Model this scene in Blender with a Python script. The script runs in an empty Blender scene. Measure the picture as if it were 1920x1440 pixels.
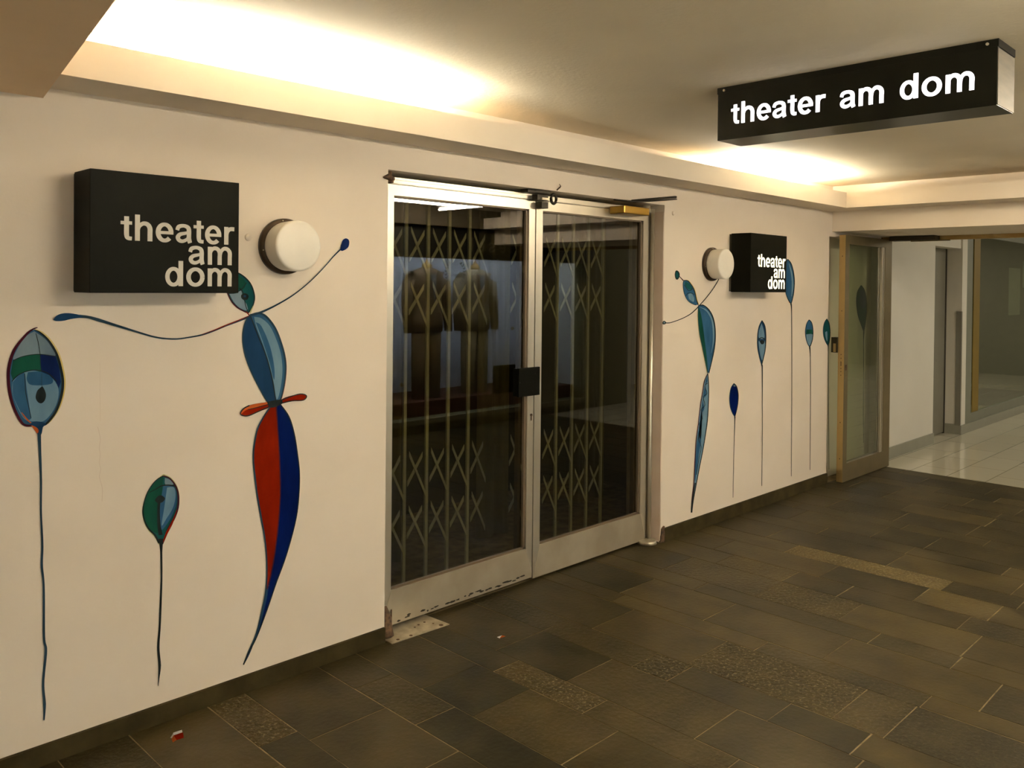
import bpy, bmesh, math, random
from mathutils import Vector
random.seed(7)
S = bpy.context.scene
COL = S.collection
PI = math.pi

# ------------------------------------------------------------------ camera
YAW, PITCH, ROLL, FPX, CX, CY = .783, -.011, .010, 1585.3, 960.0, 553.1
CAM = Vector((0, -3.055, 1.6))
_fw = Vector((math.cos(YAW)*math.cos(PITCH), math.sin(YAW)*math.cos(PITCH), math.sin(PITCH)))
_r0 = Vector((math.sin(YAW), -math.cos(YAW), 0)); _u0 = _r0.cross(_fw)
RGT = _r0*math.cos(ROLL) + _u0*math.sin(ROLL)
UPV = _u0*math.cos(ROLL) - _r0*math.sin(ROLL)
cd = bpy.data.cameras.new('camera'); cam = bpy.data.objects.new('camera', cd); COL.objects.link(cam)
cd.sensor_width = 36; cd.lens = FPX/1920*36
cd.shift_x = (960-CX)/1920; cd.shift_y = (CY-720)/1920
cd.clip_start = .02; cd.clip_end = 100
from mathutils import Matrix
cam.matrix_world = Matrix(((RGT.x, UPV.x, -_fw.x, CAM.x), (RGT.y, UPV.y, -_fw.y, CAM.y), (RGT.z, UPV.z, -_fw.z, CAM.z), (0, 0, 0, 1)))
S.camera = cam
S.view_settings.view_transform = 'Standard'; S.view_settings.look = 'None'
S.view_settings.gamma = 1; S.view_settings.use_curve_mapping = False
S.view_settings.exposure = 1.2
wd = bpy.data.worlds.new('world'); S.world = wd; wd.use_nodes = True
wd.node_tree.nodes['Background'].inputs[0].default_value = (1, .85, .62, 1)
wd.node_tree.nodes['Background'].inputs[1].default_value = 0.02

def ray(u, v): return RGT*((u-CX)/FPX) - UPV*((v-CY)/FPX) + _fw
def onY(u, v, c=0.0):                       # point of a photo position on a plane parallel to the left wall
    d = ray(u, v); t = (c-CAM.y)/d.y; return CAM + d*t
def onX(u, v, c):
    d = ray(u, v); t = (c-CAM.x)/d.x; return CAM + d*t

# lamps of the place, added window fill (the tubes themselves are built further down)
TUBE_COLOR = (1.0, .875, .68)
COVE_POWER = 230.0
BATTEN_POWER = 112.0
FAR_POWER = 14.0
SHOP_POWER = 45.0
FILL_POWER = 75.0  # strips added to raise the ambient light, not a source in view

# ------------------------------------------------------------------ materials
def node_mat(name):
    m = bpy.data.materials.new(name); m.use_nodes = True
    return m, m.node_tree.nodes, m.node_tree.links, m.node_tree.nodes['Principled BSDF']
def mat(name, col, rough=.6, metal=0.0, col2=None, scale=8, bump=0.0, bscale=60, spec=.5, detail=6, lo=.35, hi=.65, stretch=None):
    m, N, L, b = node_mat(name)
    b.inputs['Base Color'].default_value = (*col, 1); b.inputs['Roughness'].default_value = rough
    b.inputs['Metallic'].default_value = metal; b.inputs['Specular IOR Level'].default_value = spec
    tc = N.new('ShaderNodeTexCoord'); src = tc.outputs['Object']
    if stretch:
        mp = N.new('ShaderNodeMapping'); mp.inputs['Scale'].default_value = stretch
        L.new(src, mp.inputs['Vector']); src = mp.outputs['Vector']
    if col2 is None: col2 = tuple(c*.93 for c in col)
    n = N.new('ShaderNodeTexNoise'); n.inputs['Scale'].default_value = scale; n.inputs['Detail'].default_value = detail
    L.new(src, n.inputs['Vector'])
    r = N.new('ShaderNodeValToRGB'); r.color_ramp.elements[0].position = lo; r.color_ramp.elements[1].position = hi
    r.color_ramp.elements[0].color = (*col2, 1); r.color_ramp.elements[1].color = (*col, 1)
    L.new(n.outputs['Fac'], r.inputs['Fac']); L.new(r.outputs['Color'], b.inputs['Base Color'])
    if bump:
        n2 = N.new('ShaderNodeTexNoise'); n2.inputs['Scale'].default_value = bscale; n2.inputs['Detail'].default_value = 4
        L.new(src, n2.inputs['Vector'])
        bp = N.new('ShaderNodeBump'); bp.inputs['Strength'].default_value = bump; bp.inputs['Distance'].default_value = .003
        L.new(n2.outputs['Fac'], bp.inputs['Height']); L.new(bp.outputs['Normal'], b.inputs['Normal'])
    return m
def emis(name, col, power):
    m, N, L, b = node_mat(name)
    b.inputs['Base Color'].default_value = (*col, 1)
    b.inputs['Emission Color'].default_value = (*col, 1); b.inputs['Emission Strength'].default_value = power
    return m
def glass(name, tint, refl=1.0, rough=0.0):
    m = bpy.data.materials.new(name); m.use_nodes = True; N = m.node_tree.nodes; L = m.node_tree.links; N.clear()
    o = N.new('ShaderNodeOutputMaterial'); mx = N.new('ShaderNodeMixShader'); t = N.new('ShaderNodeBsdfTransparent'); g = N.new('ShaderNodeBsdfGlossy')
    f = N.new('ShaderNodeFresnel'); f.inputs['IOR'].default_value = 1.5
    mu = N.new('ShaderNodeMath'); mu.operation = 'MULTIPLY'; mu.inputs[1].default_value = refl; mu.use_clamp = True
    t.inputs['Color'].default_value = (*tint, 1); g.inputs['Color'].default_value = (1, 1, 1, 1); g.inputs['Roughness'].default_value = rough
    ge = N.new('ShaderNodeNewGeometry'); iv = N.new('ShaderNodeMath'); iv.operation = 'SUBTRACT'; iv.inputs[0].default_value = 1; L.new(ge.outputs['Backfacing'], iv.inputs[1])
    fm = N.new('ShaderNodeMath'); fm.operation = 'MULTIPLY'; L.new(f.outputs[0], fm.inputs[0]); L.new(iv.outputs[0], fm.inputs[1]); L.new(fm.outputs[0], mu.inputs[0]); L.new(mu.outputs[0], mx.inputs[0]); L.new(t.outputs[0], mx.inputs[1]); L.new(g.outputs[0], mx.inputs[2]); L.new(mx.outputs[0], o.inputs['Surface'])
    return m

M = {}
M['wall'] = mat('cream_wall_paint', (.78, .675, .55), .72, col2=(.74, .635, .51), scale=2.2, bump=.12, bscale=90)
M['ceiling'] = mat('ceiling_paint', (.80, .71, .54), .8, col2=(.74, .65, .485), scale=1.5, bump=.5, bscale=55)
M['soffit'] = mat('soffit_paint', (.80, .70, .565), .7, col2=(.76, .66, .525), scale=3, bump=.1)
M['lowceil'] = mat('lowered_ceiling_paint', (.90, .68, .44), .8, col2=(.85, .63, .40), scale=2.5, bump=.15)
M['reveal'] = mat('reveal_paint', (.66, .53, .42), .65, col2=(.60, .47, .36), scale=5)
M['slatebase'] = mat('slate_skirting', (.055, .040, .014), .8, col2=(.030, .022, .008), scale=9, bump=.3, spec=.12)
M['grout'] = mat('grout', (.30, .23, .12), .9, col2=(.15, .11, .055), scale=14)
M['alu'] = mat('champagne_aluminium', (.66, .60, .47), .32, .75, col2=(.55, .50, .40), scale=4, stretch=(1, 1, .2))
M['alu_dirty'] = mat('worn_aluminium_rail', (.42, .36, .26), .45, .4, col2=(.34, .285, .20), scale=5)
M['alu_brown'] = mat('brown_glazing_bead', (.16, .115, .07), .5, .3)
M['gold'] = mat('gold_anodised', (.46, .33, .14), .38, .75, col2=(.40, .28, .11), scale=6, stretch=(1, 1, .2))
M['gold_dull'] = mat('dull_bronze_frame', (.19, .145, .068), .45, .5, col2=(.16, .12, .055), scale=6)
M['brass'] = mat('brass_closer', (.44, .27, .05), .3, .85)
M['steel'] = mat('worn_steel_plate', (.60, .54, .40), .38, .6, col2=(.40, .34, .24), scale=22)
M['rust'] = mat('rust', (.16, .09, .045), .85, .2, col2=(.05, .03, .02), scale=60, bump=.8, bscale=80)
M['dark'] = mat('dark_oily_metal', (.035, .028, .016), .45, .5)
M['black'] = mat('black_enamel_sign', (.008, .008, .005), .42, 0, col2=(.006, .006, .004), spec=.045)
M['blackgl'] = mat('black_anodised_sign', (.03, .03, .022), .28, .4)
M['signside'] = mat('brushed_sign_end', (.17, .145, .105), .55, .4, col2=(.135, .115, .085), stretch=(1, 1, 6))
M['blackplate'] = mat('scratched_black_plate', (.007, .007, .005), .5, 0, col2=(.05, .05, .04), scale=55, lo=.26, hi=.33, spec=.03)
M['letter'] = mat('grey_vinyl_letter', (.56, .53, .46), .6)
M['letter_on'] = emis('lit_white_letter', (1.0, .97, 1.0), 1.0)
M['letter_on2'] = emis('lit_cream_letter', (1.0, .93, .62), .95)
M['lampbase'] = mat('dark_bronze_lamp_plate', (.05, .03, .015), .4, .5)
M['opal'] = mat('opal_lamp_glass', (.80, .745, .64), .3, 0, spec=.5)
M['gate'] = mat('grey_gate_steel', (.58, .58, .50), .5, .1)
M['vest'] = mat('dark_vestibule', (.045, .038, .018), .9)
M['olive'] = mat('olive_curtain', (.24, .21, .085), .85, stretch=(1, 1, .1))
M['white'] = mat('white_paint', (.62, .60, .53), .6)
M['farwall'] = mat('far_wall_paint', (.66, .62, .53), .7, scale=1.2)
M['greydoor'] = mat('grey_door', (.20, .185, .145), .45)
M['farbase'] = mat('grey_skirting', (.27, .26, .20), .6)
M['greyframe'] = mat('grey_green_frame', (.19, .19, .145), .5)
M['yellow'] = mat('ochre_post', (.20, .125, .010), .5)
M['room'] = mat('dim_room_wall', (.26, .25, .18), .8)
M['paper'] = mat('white_paper', (.80, .79, .76), .7)
M['notice'] = mat('grey_reflected_notice', (.36, .35, .32), .8)  # greyed to look like a reflection in the glass
M['tube'] = emis('cove_tube', (1.0, .92, .75), COVE_POWER)
M['batten'] = emis('batten_tube', TUBE_COLOR, BATTEN_POWER)
M['farlamp'] = emis('far_lamp', (1, .92, .76), FAR_POWER)
M['shoplamp'] = emis('shop_lamp', (.80, .88, 1), SHOP_POWER)
M['filllamp'] = emis('window_lamp', (1, .93, .8), FILL_POWER)
M['glass'] = glass('door_glass', (.60, .58, .46), 1.7)
M['glass_green'] = glass('green_tinted_glass', (.72, .76, .66), 1.5, .02)
M['glass_shop'] = glass('shop_glass', (.93, .95, .94), 1.0)
M['band'] = mat('black_fascia', (.012, .012, .008), .5)
M['brownband'] = mat('brown_soffit', (.10, .08, .045), .8)
M['backdrop'] = mat('pale_display_backdrop', (.66, .69, .78), .8)
M['suit'] = mat('brown_tweed_suit', (.26, .17, .08), .9, col2=(.17, .11, .05), scale=60)
M['suit2'] = mat('taupe_suit', (.38, .31, .19), .9, col2=(.28, .22, .13), scale=60)
M['shirt'] = mat('grey_shirt', (.34, .34, .34), .8)
M['wood'] = mat('ochre_wood', (.38, .22, .05), .5)
M['orange'] = mat('rust_red_display_floor', (.12, .035, .012), .8)
M['stone'] = mat('olive_stone_sill', (.19, .17, .09), .7)
M['shopletter'] = mat('dull_gold_letter', (.16, .14, .09), .5)
M['mat'] = mat('dark_door_mat', (.05, .05, .035), .9)
# mural paints
def paint(name, c, c2, sc=14, st=(1, 1, .35)): return mat(name, c, .75, 0, c2, sc, stretch=st, lo=.3, hi=.7, spec=.0)
K = {}
K['ink'] = paint('paint_ink', (.012, .016, .016), (.028, .035, .036), 30)
K['inkblue'] = paint('paint_ink_blue', (.015, .035, .055), (.03, .06, .09), 20)
K['light'] = paint('paint_pale_blue', (.17, .28, .36), (.10, .19, .27))
K['grey'] = paint('paint_grey_blue', (.20, .27, .31), (.12, .18, .23))
K['mid'] = paint('paint_mid_blue', (.038, .12, .22), (.02, .07, .15))
K['deep'] = paint('paint_deep_blue', (.016, .052, .12), (.01, .034, .085))
K['royal'] = paint('paint_royal_blue', (.003, .012, .10), (.002, .007, .055))
K['navy'] = paint('paint_navy', (.01, .022, .10), (.006, .014, .06))
K['teal'] = paint('paint_teal', (.012, .085, .085), (.008, .055, .06))
K['green'] = paint('paint_green', (.012, .09, .055), (.008, .04, .03), 8)
K['red'] = paint('paint_red', (.24, .014, .003), (.15, .008, .002))
K['orange'] = paint('paint_orange', (.55, .13, .03), (.40, .07, .02))
K['yellow'] = paint('paint_yellow', (.66, .48, .10), (.62, .50, .24))
K['plum'] = paint('paint_plum', (.07, .012, .02), (.04, .012, .02))
K['lime'] = paint('paint_lime', (.45, .45, .16), (.50, .46, .25))

# floor slab material: tone, roughness of the cleft and hue come from a per-slab attribute
def slab_mat():
    m, N, L, b = node_mat('slate_slabs')
    a = N.new('ShaderNodeAttribute'); a.attribute_name = 'slab'
    sp = N.new('ShaderNodeSeparateColor'); L.new(a.outputs['Color'], sp.inputs['Color'])
    tc = N.new('ShaderNodeTexCoord')
    r = N.new('ShaderNodeValToRGB'); e = r.color_ramp.elements
    e[0].color = (.017, .0135, .004, 1); e[1].color = (.100, .071, .023, 1)
    L.new(sp.outputs['Red'], r.inputs['Fac'])
    n1 = N.new('ShaderNodeTexNoise'); n1.inputs['Scale'].default_value = 5; n1.inputs['Detail'].default_value = 8; L.new(tc.outputs['Object'], n1.inputs['Vector'])
    r1 = N.new('ShaderNodeMapRange'); r1.inputs['From Min'].default_value = .3; r1.inputs['From Max'].default_value = .7
    r1.inputs['To Min'].default_value = .65; r1.inputs['To Max'].default_value = 1.4; L.new(n1.outputs['Fac'], r1.inputs['Value'])
    mx = N.new('ShaderNodeMix'); mx.data_type = 'RGBA'; mx.blend_type = 'MULTIPLY'; mx.inputs[0].default_value = 1
    L.new(r.outputs['Color'], mx.inputs[6]); L.new(r1.outputs['Result'], mx.inputs[7])
    # pale flecks on the cleft slabs
    n2 = N.new('ShaderNodeTexNoise'); n2.inputs['Scale'].default_value = 75; n2.inputs['Detail'].default_value = 5; n2.inputs['Roughness'].default_value = .65
    L.new(tc.outputs['Object'], n2.inputs['Vector'])
    r2 = N.new('ShaderNodeMapRange'); r2.inputs['From Min'].default_value = .53; r2.inputs['From Max'].default_value = .72; L.new(n2.outputs['Fac'], r2.inputs['Value'])
    mu = N.new('ShaderNodeMath'); mu.operation = 'MULTIPLY'; L.new(r2.outputs['Result'], mu.inputs[0]); L.new(sp.outputs['Green'], mu.inputs[1])
    mx2 = N.new('ShaderNodeMix'); mx2.data_type = 'RGBA'; L.new(mu.outputs[0], mx2.inputs[0]); L.new(mx.outputs[2], mx2.inputs[6]); mx2.inputs[7].default_value = (.27, .225, .125, 1)
    # worn dusty patches
    n4 = N.new('ShaderNodeTexNoise'); n4.inputs['Scale'].default_value = 2.1; n4.inputs['Detail'].default_value = 5; L.new(tc.outputs['Object'], n4.inputs['Vector'])
    r4 = N.new('ShaderNodeMapRange'); r4.inputs['From Min'].default_value = .50; r4.inputs['From Max'].default_value = .70; r4.inputs['To Max'].default_value = .45; L.new(n4.outputs['Fac'], r4.inputs['Value'])
    mx3 = N.new('ShaderNodeMix'); mx3.data_type = 'RGBA'; L.new(r4.outputs['Result'], mx3.inputs[0]); L.new(mx2.outputs[2], mx3.inputs[6]); mx3.inputs[7].default_value = (.088, .066, .031, 1)
    L.new(mx3.outputs[2], b.inputs['Base Color'])
    rr = N.new('ShaderNodeMapRange'); rr.inputs['To Min'].default_value = .47; rr.inputs['To Max'].default_value = .62; L.new(sp.outputs['Green'], rr.inputs['Value'])
    L.new(rr.outputs['Result'], b.inputs['Roughness']); b.inputs['Specular IOR Level'].default_value = .2
    n3 = N.new('ShaderNodeTexNoise'); n3.inputs['Scale'].default_value = 48; n3.inputs['Detail'].default_value = 7; L.new(tc.outputs['Object'], n3.inputs['Vector'])
    bp = N.new('ShaderNodeBump'); bp.inputs['Distance'].default_value = .018
    st = N.new('ShaderNodeMapRange'); st.inputs['To Min'].default_value = .10; st.inputs['To Max'].default_value = .95; L.new(sp.outputs['Green'], st.inputs['Value'])
    L.new(st.outputs['Result'], bp.inputs['Strength']); L.new(n3.outputs['Fac'], bp.inputs['Height']); L.new(bp.outputs['Normal'], b.inputs['Normal'])
    return m
M['slab'] = slab_mat()
def tile_mat():
    m, N, L, b = node_mat('glossy_tiles')
    tc = N.new('ShaderNodeTexCoord'); br = N.new('ShaderNodeTexBrick')
    br.inputs['Scale'].default_value = 1; br.inputs['Brick Width'].default_value = .6; br.inputs['Row Height'].default_value = .3
    br.inputs['Mortar Size'].default_value = .004; br.inputs['Color1'].default_value = (.50, .455, .34, 1); br.inputs['Color2'].default_value = (.54, .495, .375, 1)
    br.inputs['Mortar'].default_value = (.26, .225, .15, 1)
    L.new(tc.outputs['Object'], br.inputs['Vector']); L.new(br.outputs['Color'], b.inputs['Base Color'])
    b.inputs['Roughness'].default_value = .09
    n = N.new('ShaderNodeTexNoise'); n.inputs['Scale'].default_value = 3; L.new(tc.outputs['Object'], n.inputs['Vector'])
    bp = N.new('ShaderNodeBump'); bp.inputs['Strength'].default_value = .06; L.new(n.outputs['Fac'], bp.inputs['Height']); L.new(bp.outputs['Normal'], b.inputs['Normal'])
    return m
M['tile'] = tile_mat()

# ------------------------------------------------------------------ mesh helpers
class MB:
    def __init__(s): s.bm = bmesh.new(); s.mats = []
    def mi(s, m):
        if m not in s.mats: s.mats.append(m)
        return s.mats.index(m)
    def box(s, x0, x1, y0, y1, z0, z1, m=None, bev=0.0):
        vs = [s.bm.verts.new((x, y, z)) for x in (x0, x1) for y in (y0, y1) for z in (z0, z1)]
        fs = [s.bm.faces.new([vs[i] for i in q]) for q in ((0, 1, 3, 2), (4, 6, 7, 5), (0, 4, 5, 1), (2, 3, 7, 6), (0, 2, 6, 4), (1, 5, 7, 3))]
        bmesh.ops.recalc_face_normals(s.bm, faces=fs)
        i = s.mi(m) if m else 0
        for f in fs: f.material_index = i
        if bev:
            es = list({e for f in fs for e in f.edges})
            r = bmesh.ops.bevel(s.bm, geom=es, offset=bev, segments=2, affect='EDGES', profile=.6)
            for f in r['faces']: f.material_index = i
        return s
    def poly(s, pts, m=None):
        f = s.bm.faces.new([s.bm.verts.new(p) for p in pts]); f.material_index = s.mi(m) if m else 0
        return f
    def prism(s, pts, d, m=None):               # closed outline pushed along d
        d = Vector(d); a = [s.bm.verts.new(p) for p in pts]; b = [s.bm.verts.new(Vector(p)+d) for p in pts]; n = len(a)
        fs = [s.bm.faces.new(a), s.bm.faces.new(b[::-1])] + [s.bm.faces.new((a[i], b[i], b[(i+1) % n], a[(i+1) % n])) for i in range(n)]
        bmesh.ops.recalc_face_normals(s.bm, faces=fs)
        i = s.mi(m) if m else 0
        for f in fs: f.material_index = i
        return s
    def tube(s, pts, rad, m=None, n=12, squash=None):
        pts = [Vector(p) for p in pts]; rings = []
        for i, p in enumerate(pts):
            t = (pts[min(i+1, len(pts)-1)] - pts[max(i-1, 0)]).normalized()
            a = t.orthogonal() if abs(t.z) > .95 else t.cross(Vector((0, 0, 1)))
            a.normalize(); b = t.cross(a).normalized()
            if abs(t.z) > .95: a, b = Vector((1, 0, 0)), Vector((0, 1, 0))
            r = rad[i] if isinstance(rad, (list, tuple)) else rad
            ra, rb = (r if isinstance(r, tuple) else (r, r))
            rings.append([s.bm.verts.new(p + a*ra*math.cos(2*PI*k/n) + b*rb*math.sin(2*PI*k/n)) for k in range(n)])
        fs = []
        for i in range(len(rings)-1):
            for k in range(n): fs.append(s.bm.faces.new((rings[i][k], rings[i][(k+1) % n], rings[i+1][(k+1) % n], rings[i+1][k])))
        fs.append(s.bm.faces.new(rings[0][::-1])); fs.append(s.bm.faces.new(rings[-1]))
        bmesh.ops.recalc_face_normals(s.bm, faces=fs)
        j = s.mi(m) if m else 0
        for f in fs: f.material_index = j; f.smooth = len(f.verts) == 4
        return s
    def lathe_y(s, cx, cz, prof, m=None, n=48):   # prof: list of (y, r), about an axis along y
        rings = []
        for y, r in prof: rings.append([s.bm.verts.new((cx+r*math.cos(2*PI*k/n), y, cz+r*math.sin(2*PI*k/n))) for k in range(n)] if r > 1e-6 else [s.bm.verts.new((cx, y, cz))])
        fs = []
        for a, b in zip(rings, rings[1:]):
            for k in range(n):
                if len(b) == 1: fs.append(s.bm.faces.new((a[k], a[(k+1) % n], b[0])))
                elif len(a) == 1: fs.append(s.bm.faces.new((a[0], b[(k+1) % n], b[k])))
                else: fs.append(s.bm.faces.new((a[k], a[(k+1) % n], b[(k+1) % n], b[k])))
        bmesh.ops.recalc_face_normals(s.bm, faces=fs)
        j = s.mi(m) if m else 0
        for f in fs: f.material_index = j; f.smooth = True
        return s
    def build(s, name, m=None, parent=None):
        me = bpy.data.meshes.new(name); s.bm.to_mesh(me); s.bm.free()
        for x in (s.mats if s.mats else [m]): me.materials.append(x)
        o = bpy.data.objects.new(name, me); COL.objects.link(o)
        if parent:
            o.parent = parent; o.matrix_parent_inverse = Matrix.Translation(-parent.location) if parent.type == 'EMPTY' else Matrix.Identity(4)
        return o
def thing(name, label, cat, loc, group=None):
    o = bpy.data.objects.new(name, None); COL.objects.link(o); o.location = loc; o.empty_display_size = .1
    return tag(o, label, cat, group)
def tag(o, label, cat, group=None):
    o['label'] = label; o['category'] = cat
    if group: o['group'] = group
    return o
def struct(o, label=None):
    o['kind'] = 'structure'
    if label: o['label'] = label
    return o

# ------------------------------------------------------------------ key dimensions (metres; left wall is y = 0, x runs along it)
ZC, ZS, ZL = 2.444, 2.235, 2.354         # ceiling, soffit underside, top of the cove lip
LIP = -.235
DX0, DX1, DZ = 2.28, 4.41, 2.112         # door opening
XEND, XF = 6.81, 7.86                    # header over the far opening; its door frame
YO = -3.85                               # opposite side of the passage
XT = 7.79                                # slate ends, tiles begin

# ------------------------------------------------------------------ walls
w = MB()
w.box(-3, DX0, 0, .27, 0, ZC+.1); w.box(DX1, 6.755, 0, .27, 0, ZC+.1); w.box(DX0, DX1, 0, .27, DZ, ZC+.1)
w.box(6.755, XF, 0, .27, 2.03, ZC+.1); w.box(6.755, XF, .10, .27, 0, 2.03)
wl = struct(w.build('wall_left', M['wall']), 'cream painted passage wall with the murals and the glazed door')
# door reveal at the right and under the lintel
rv = MB(); rv.box(DX1-.006, DX1, .002, .11, .012, DZ-.04); struct(rv.build('trim_1', M['reveal']), 'pinkish brown painted reveal beside the glazed double door')
# skirting
b = MB()
b.box(-3, DX0-.004, -.014, 0, 0, .066); struct(b.build('baseboard_left', M['slatebase']), 'dark slate skirting under the mural wall, left of the door')
b = MB(); b.box(DX1+.03, 6.75, -.014, 0, 0, .085); struct(b.build('baseboard_right', M['slatebase']), 'dark slate skirting right of the glazed door')
# ceiling
c = MB(); c.box(-3, XEND+.02, YO-1.4, .02, ZC, ZC+.1); struct(c.build('ceiling', M['ceiling']), 'matt cream ceiling of the passage')
# lowered ceiling on the left, edge not quite square to the wall
c = MB()
e0, e1 = (.881, 0), (.881-.1701*3.85, YO)
c.prism([(-3, 0, 2.2), (e0[0], e0[1], 2.2), (e1[0], e1[1], 2.2), (-3, YO, 2.2)], (0, 0, .26)); struct(c.build('trim_2', M['lowceil']), 'lowered beige ceiling slab at top left')
# cove bulkhead along the wall: underside, front lip, open trough behind
c = MB()
c.box(.70, XEND, LIP, 0, ZS, ZS+.02); c.box(.70, 6.53, LIP, LIP+.018, ZS+.02, ZL)
struct(c.build('trim_3', M['soffit']), 'cream cove bulkhead running above the mural wall')
c = MB()
c.box(6.53, XEND, YO, LIP, ZS+.0005, ZS+.02); c.box(6.53, 6.548, YO, LIP+.018, ZS+.02, ZL)
struct(c.build('trim_4', M['soffit']), 'cream cove bulkhead above the far opening')
# header and end wall
c = MB(); c.box(XEND, XF+.02, YO, 0, 2.072, 2.8)
struct(c.build('wall_end', M['soffit']), 'cream header wall over the far opening')
# wall behind the camera end
c = MB(); c.box(-3.1, -3, YO-1.4, .3, 0, ZC); struct(c.build('wall_back', M['wall']), 'cream wall closing the passage behind the photographer')

# ------------------------------------------------------------------ slate floor
rows = [-3, -2.6, -2.3, -1.95, -1.65, -1.3, -1.1, -.8, -.45, -.2, .1, .42, .62, .93, 1.16, 1.45, 1.60, 1.93, 2.12, 2.43, 2.58, 2.88, 3.07, 3.40, 3.53, 3.84, 4.00, 4.31, 4.53, 4.80, 5.00, 5.31, 5.5, 5.83, 6.0, 6.32, 6.6, 6.78, 7.1, 7.3, 7.6, XT]
known = {  # row start: [(y joints)], and {index: (tone, cleft)}
 .93: ([-.34, -.95], {}), 1.16: ([-.55, -1.1], {0: (.62, .1)}),
 1.45: ([-.40, -.95], {0: (.78, 1.0), 1: (.35, .1)}),
 1.60: ([-.485, -.90, -1.5], {0: (.45, .15), 1: (.55, .1), 2: (.35, .1)}),
 1.93: ([-.28, -.66, -1.25], {0: (.38, .2), 1: (.5, .45), 2: (.16, .05)}),
 2.12: ([-.46, -.76, -1.2], {0: (.45, .1), 1: (.22, .1), 2: (.62, .42), 3: (.5, .2)}),
 2.43: ([-.55, -1.03, -1.6], {0: (.25, .05), 1: (.72, 1.0), 2: (.62, .4)}),
 2.58: ([-.41, -.82, -1.42, -1.9], {0: (.4, .1), 1: (.1, .05), 2: (.58, .4), 3: (.45, .2)}),
 2.88: ([-.41, -.92, -1.10, -1.54, -1.85], {1: (.5, .45), 2: (.5, .95), 3: (.45, .2), 4: (.30, .05)}),
 3.07: ([-.55, -1.07, -1.70, -1.89], {0: (.42, .1), 1: (.62, .1), 2: (.62, .92), 3: (.6, .6)}),
 3.40: ([-.40, -1.2, -1.9], {0: (.5, .2), 1: (.75, .1), 2: (.5, .45)}),
 3.53: ([-.36, -.86, -1.45, -2.07], {0: (.25, .05), 1: (.72, .1), 2: (.6, .1), 3: (.62, .1)}),
 3.84: ([-.6, -1.52, -1.87], {1: (.45, .1)}),
 4.00: ([-.30, -.87, -1.31, -1.86], {0: (.3, .1), 1: (.55, .55), 2: (.62, .8), 3: (.7, .1)}),
 4.31: ([-.45, -.86, -1.17, -1.75], {0: (.6, .1), 1: (.68, .6), 2: (.35, .1)}),
 4.53: ([-.30, -.97, -1.47, -1.82], {1: (.6, .15), 2: (.28, .1), 3: (.75, .4)}),
 4.80: ([-.63, -1.52], {0: (.6, .2), 1: (.95, 1.0), 2: (.4, .3)}),
 5.00: ([-.4, -1.16, -1.8], {0: (.3, .05), 1: (.22, .1), 2: (.6, .1)}),
}
fb = bmesh.new(); lay = fb.loops.layers.color.new('slab')
def slab(x0, x1, y0, y1, tone, cl):
    g = .0026; x0 += g; x1 -= g; y0 += g; y1 -= g
    j = lambda: random.uniform(-.0018, .0018)
    t = [fb.verts.new((x+j(), y+j(), 0)) for x, y in ((x0, y0), (x1, y0), (x1, y1), (x0, y1))]
    bt = [fb.verts.new((v.co.x, v.co.y, -.004)) for v in t]
    fs = [fb.faces.new(t)] + [fb.faces.new((t[i], bt[i], bt[(i+1) % 4], t[(i+1) % 4])) for i in range(4)]
    for f in fs:
        for l in f.loops: l[lay] = (tone, cl, random.random(), 1)
for i, x0 in enumerate(rows[:-1]):
    x1 = rows[i+1]; joints, spec = known.get(x0, ([], {}))
    ys = [.10 if DX0 < x0 < DX1 else 0.0] + list(joints)
    if not joints: ys.append(-random.uniform(.15, .6))
    while ys[-1] > YO-.2: ys.append(ys[-1] - random.uniform(.32, .66))
    for k in range(len(ys)-1):
        tone, cl = spec.get(k, (random.uniform(.2, .72), random.choice([.05, .1, .1, .15, .3, .45])))
        slab(x0, x1, ys[k+1], ys[k], tone, cl)
bmesh.ops.recalc_face_normals(fb, faces=fb.faces)
me = bpy.data.meshes.new('floor'); fb.to_mesh(me); fb.free(); me.materials.append(M['slab'])
fl = bpy.data.objects.new('floor', me); COL.objects.link(fl); struct(fl, 'dark slate slab floor of the passage')
g = MB(); g.box(-3.1, XT, YO-1.4, 1.6, -.06, -.002); struct(g.build('floor_grout', M['grout'])); bpy.data.objects['floor_grout']['label'] = 'grey grout bed between the slate slabs'
g = MB(); g.box(XT, 18.0, -5.2, 8.5, -.06, .001); struct(g.build('floor_tiles', M['tile']), 'glossy pale tiled floor beyond the far opening')

# ------------------------------------------------------------------ letters (stroke-built grotesque bold)
def arc(cx, cy, rx, ry, a0, a1, n=26, wv=.135, wh=.105):
    out = []
    for i in range(n+1):
        a = math.radians(a0+(a1-a0)*i/n); ca, sa = math.cos(a), math.sin(a)
        out.append((cx+rx*ca, cy+ry*sa, abs(ca)*wv+(1-abs(ca))*wh))
    return out
def cr(pts, n=5):                            # catmull-rom through points of any size
    out = []; P_ = [pts[0]]+list(pts)+[pts[-1]]
    for i in range(1, len(P_)-2):
        for k in range(n):
            t = k/n; out.append(tuple(.5*((2*b)+(-a+c_)*t+(2*a-5*b+4*c_-d)*t*t+(-a+3*b-3*c_+d)*t**3) for a, b, c_, d in zip(P_[i-1], P_[i], P_[i+1], P_[i+2])))
    out.append(tuple(pts[-1])); return out
def st(x, y0, y1, w=.135): return [(x, y0, w), (x, y1, w)]
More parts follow.
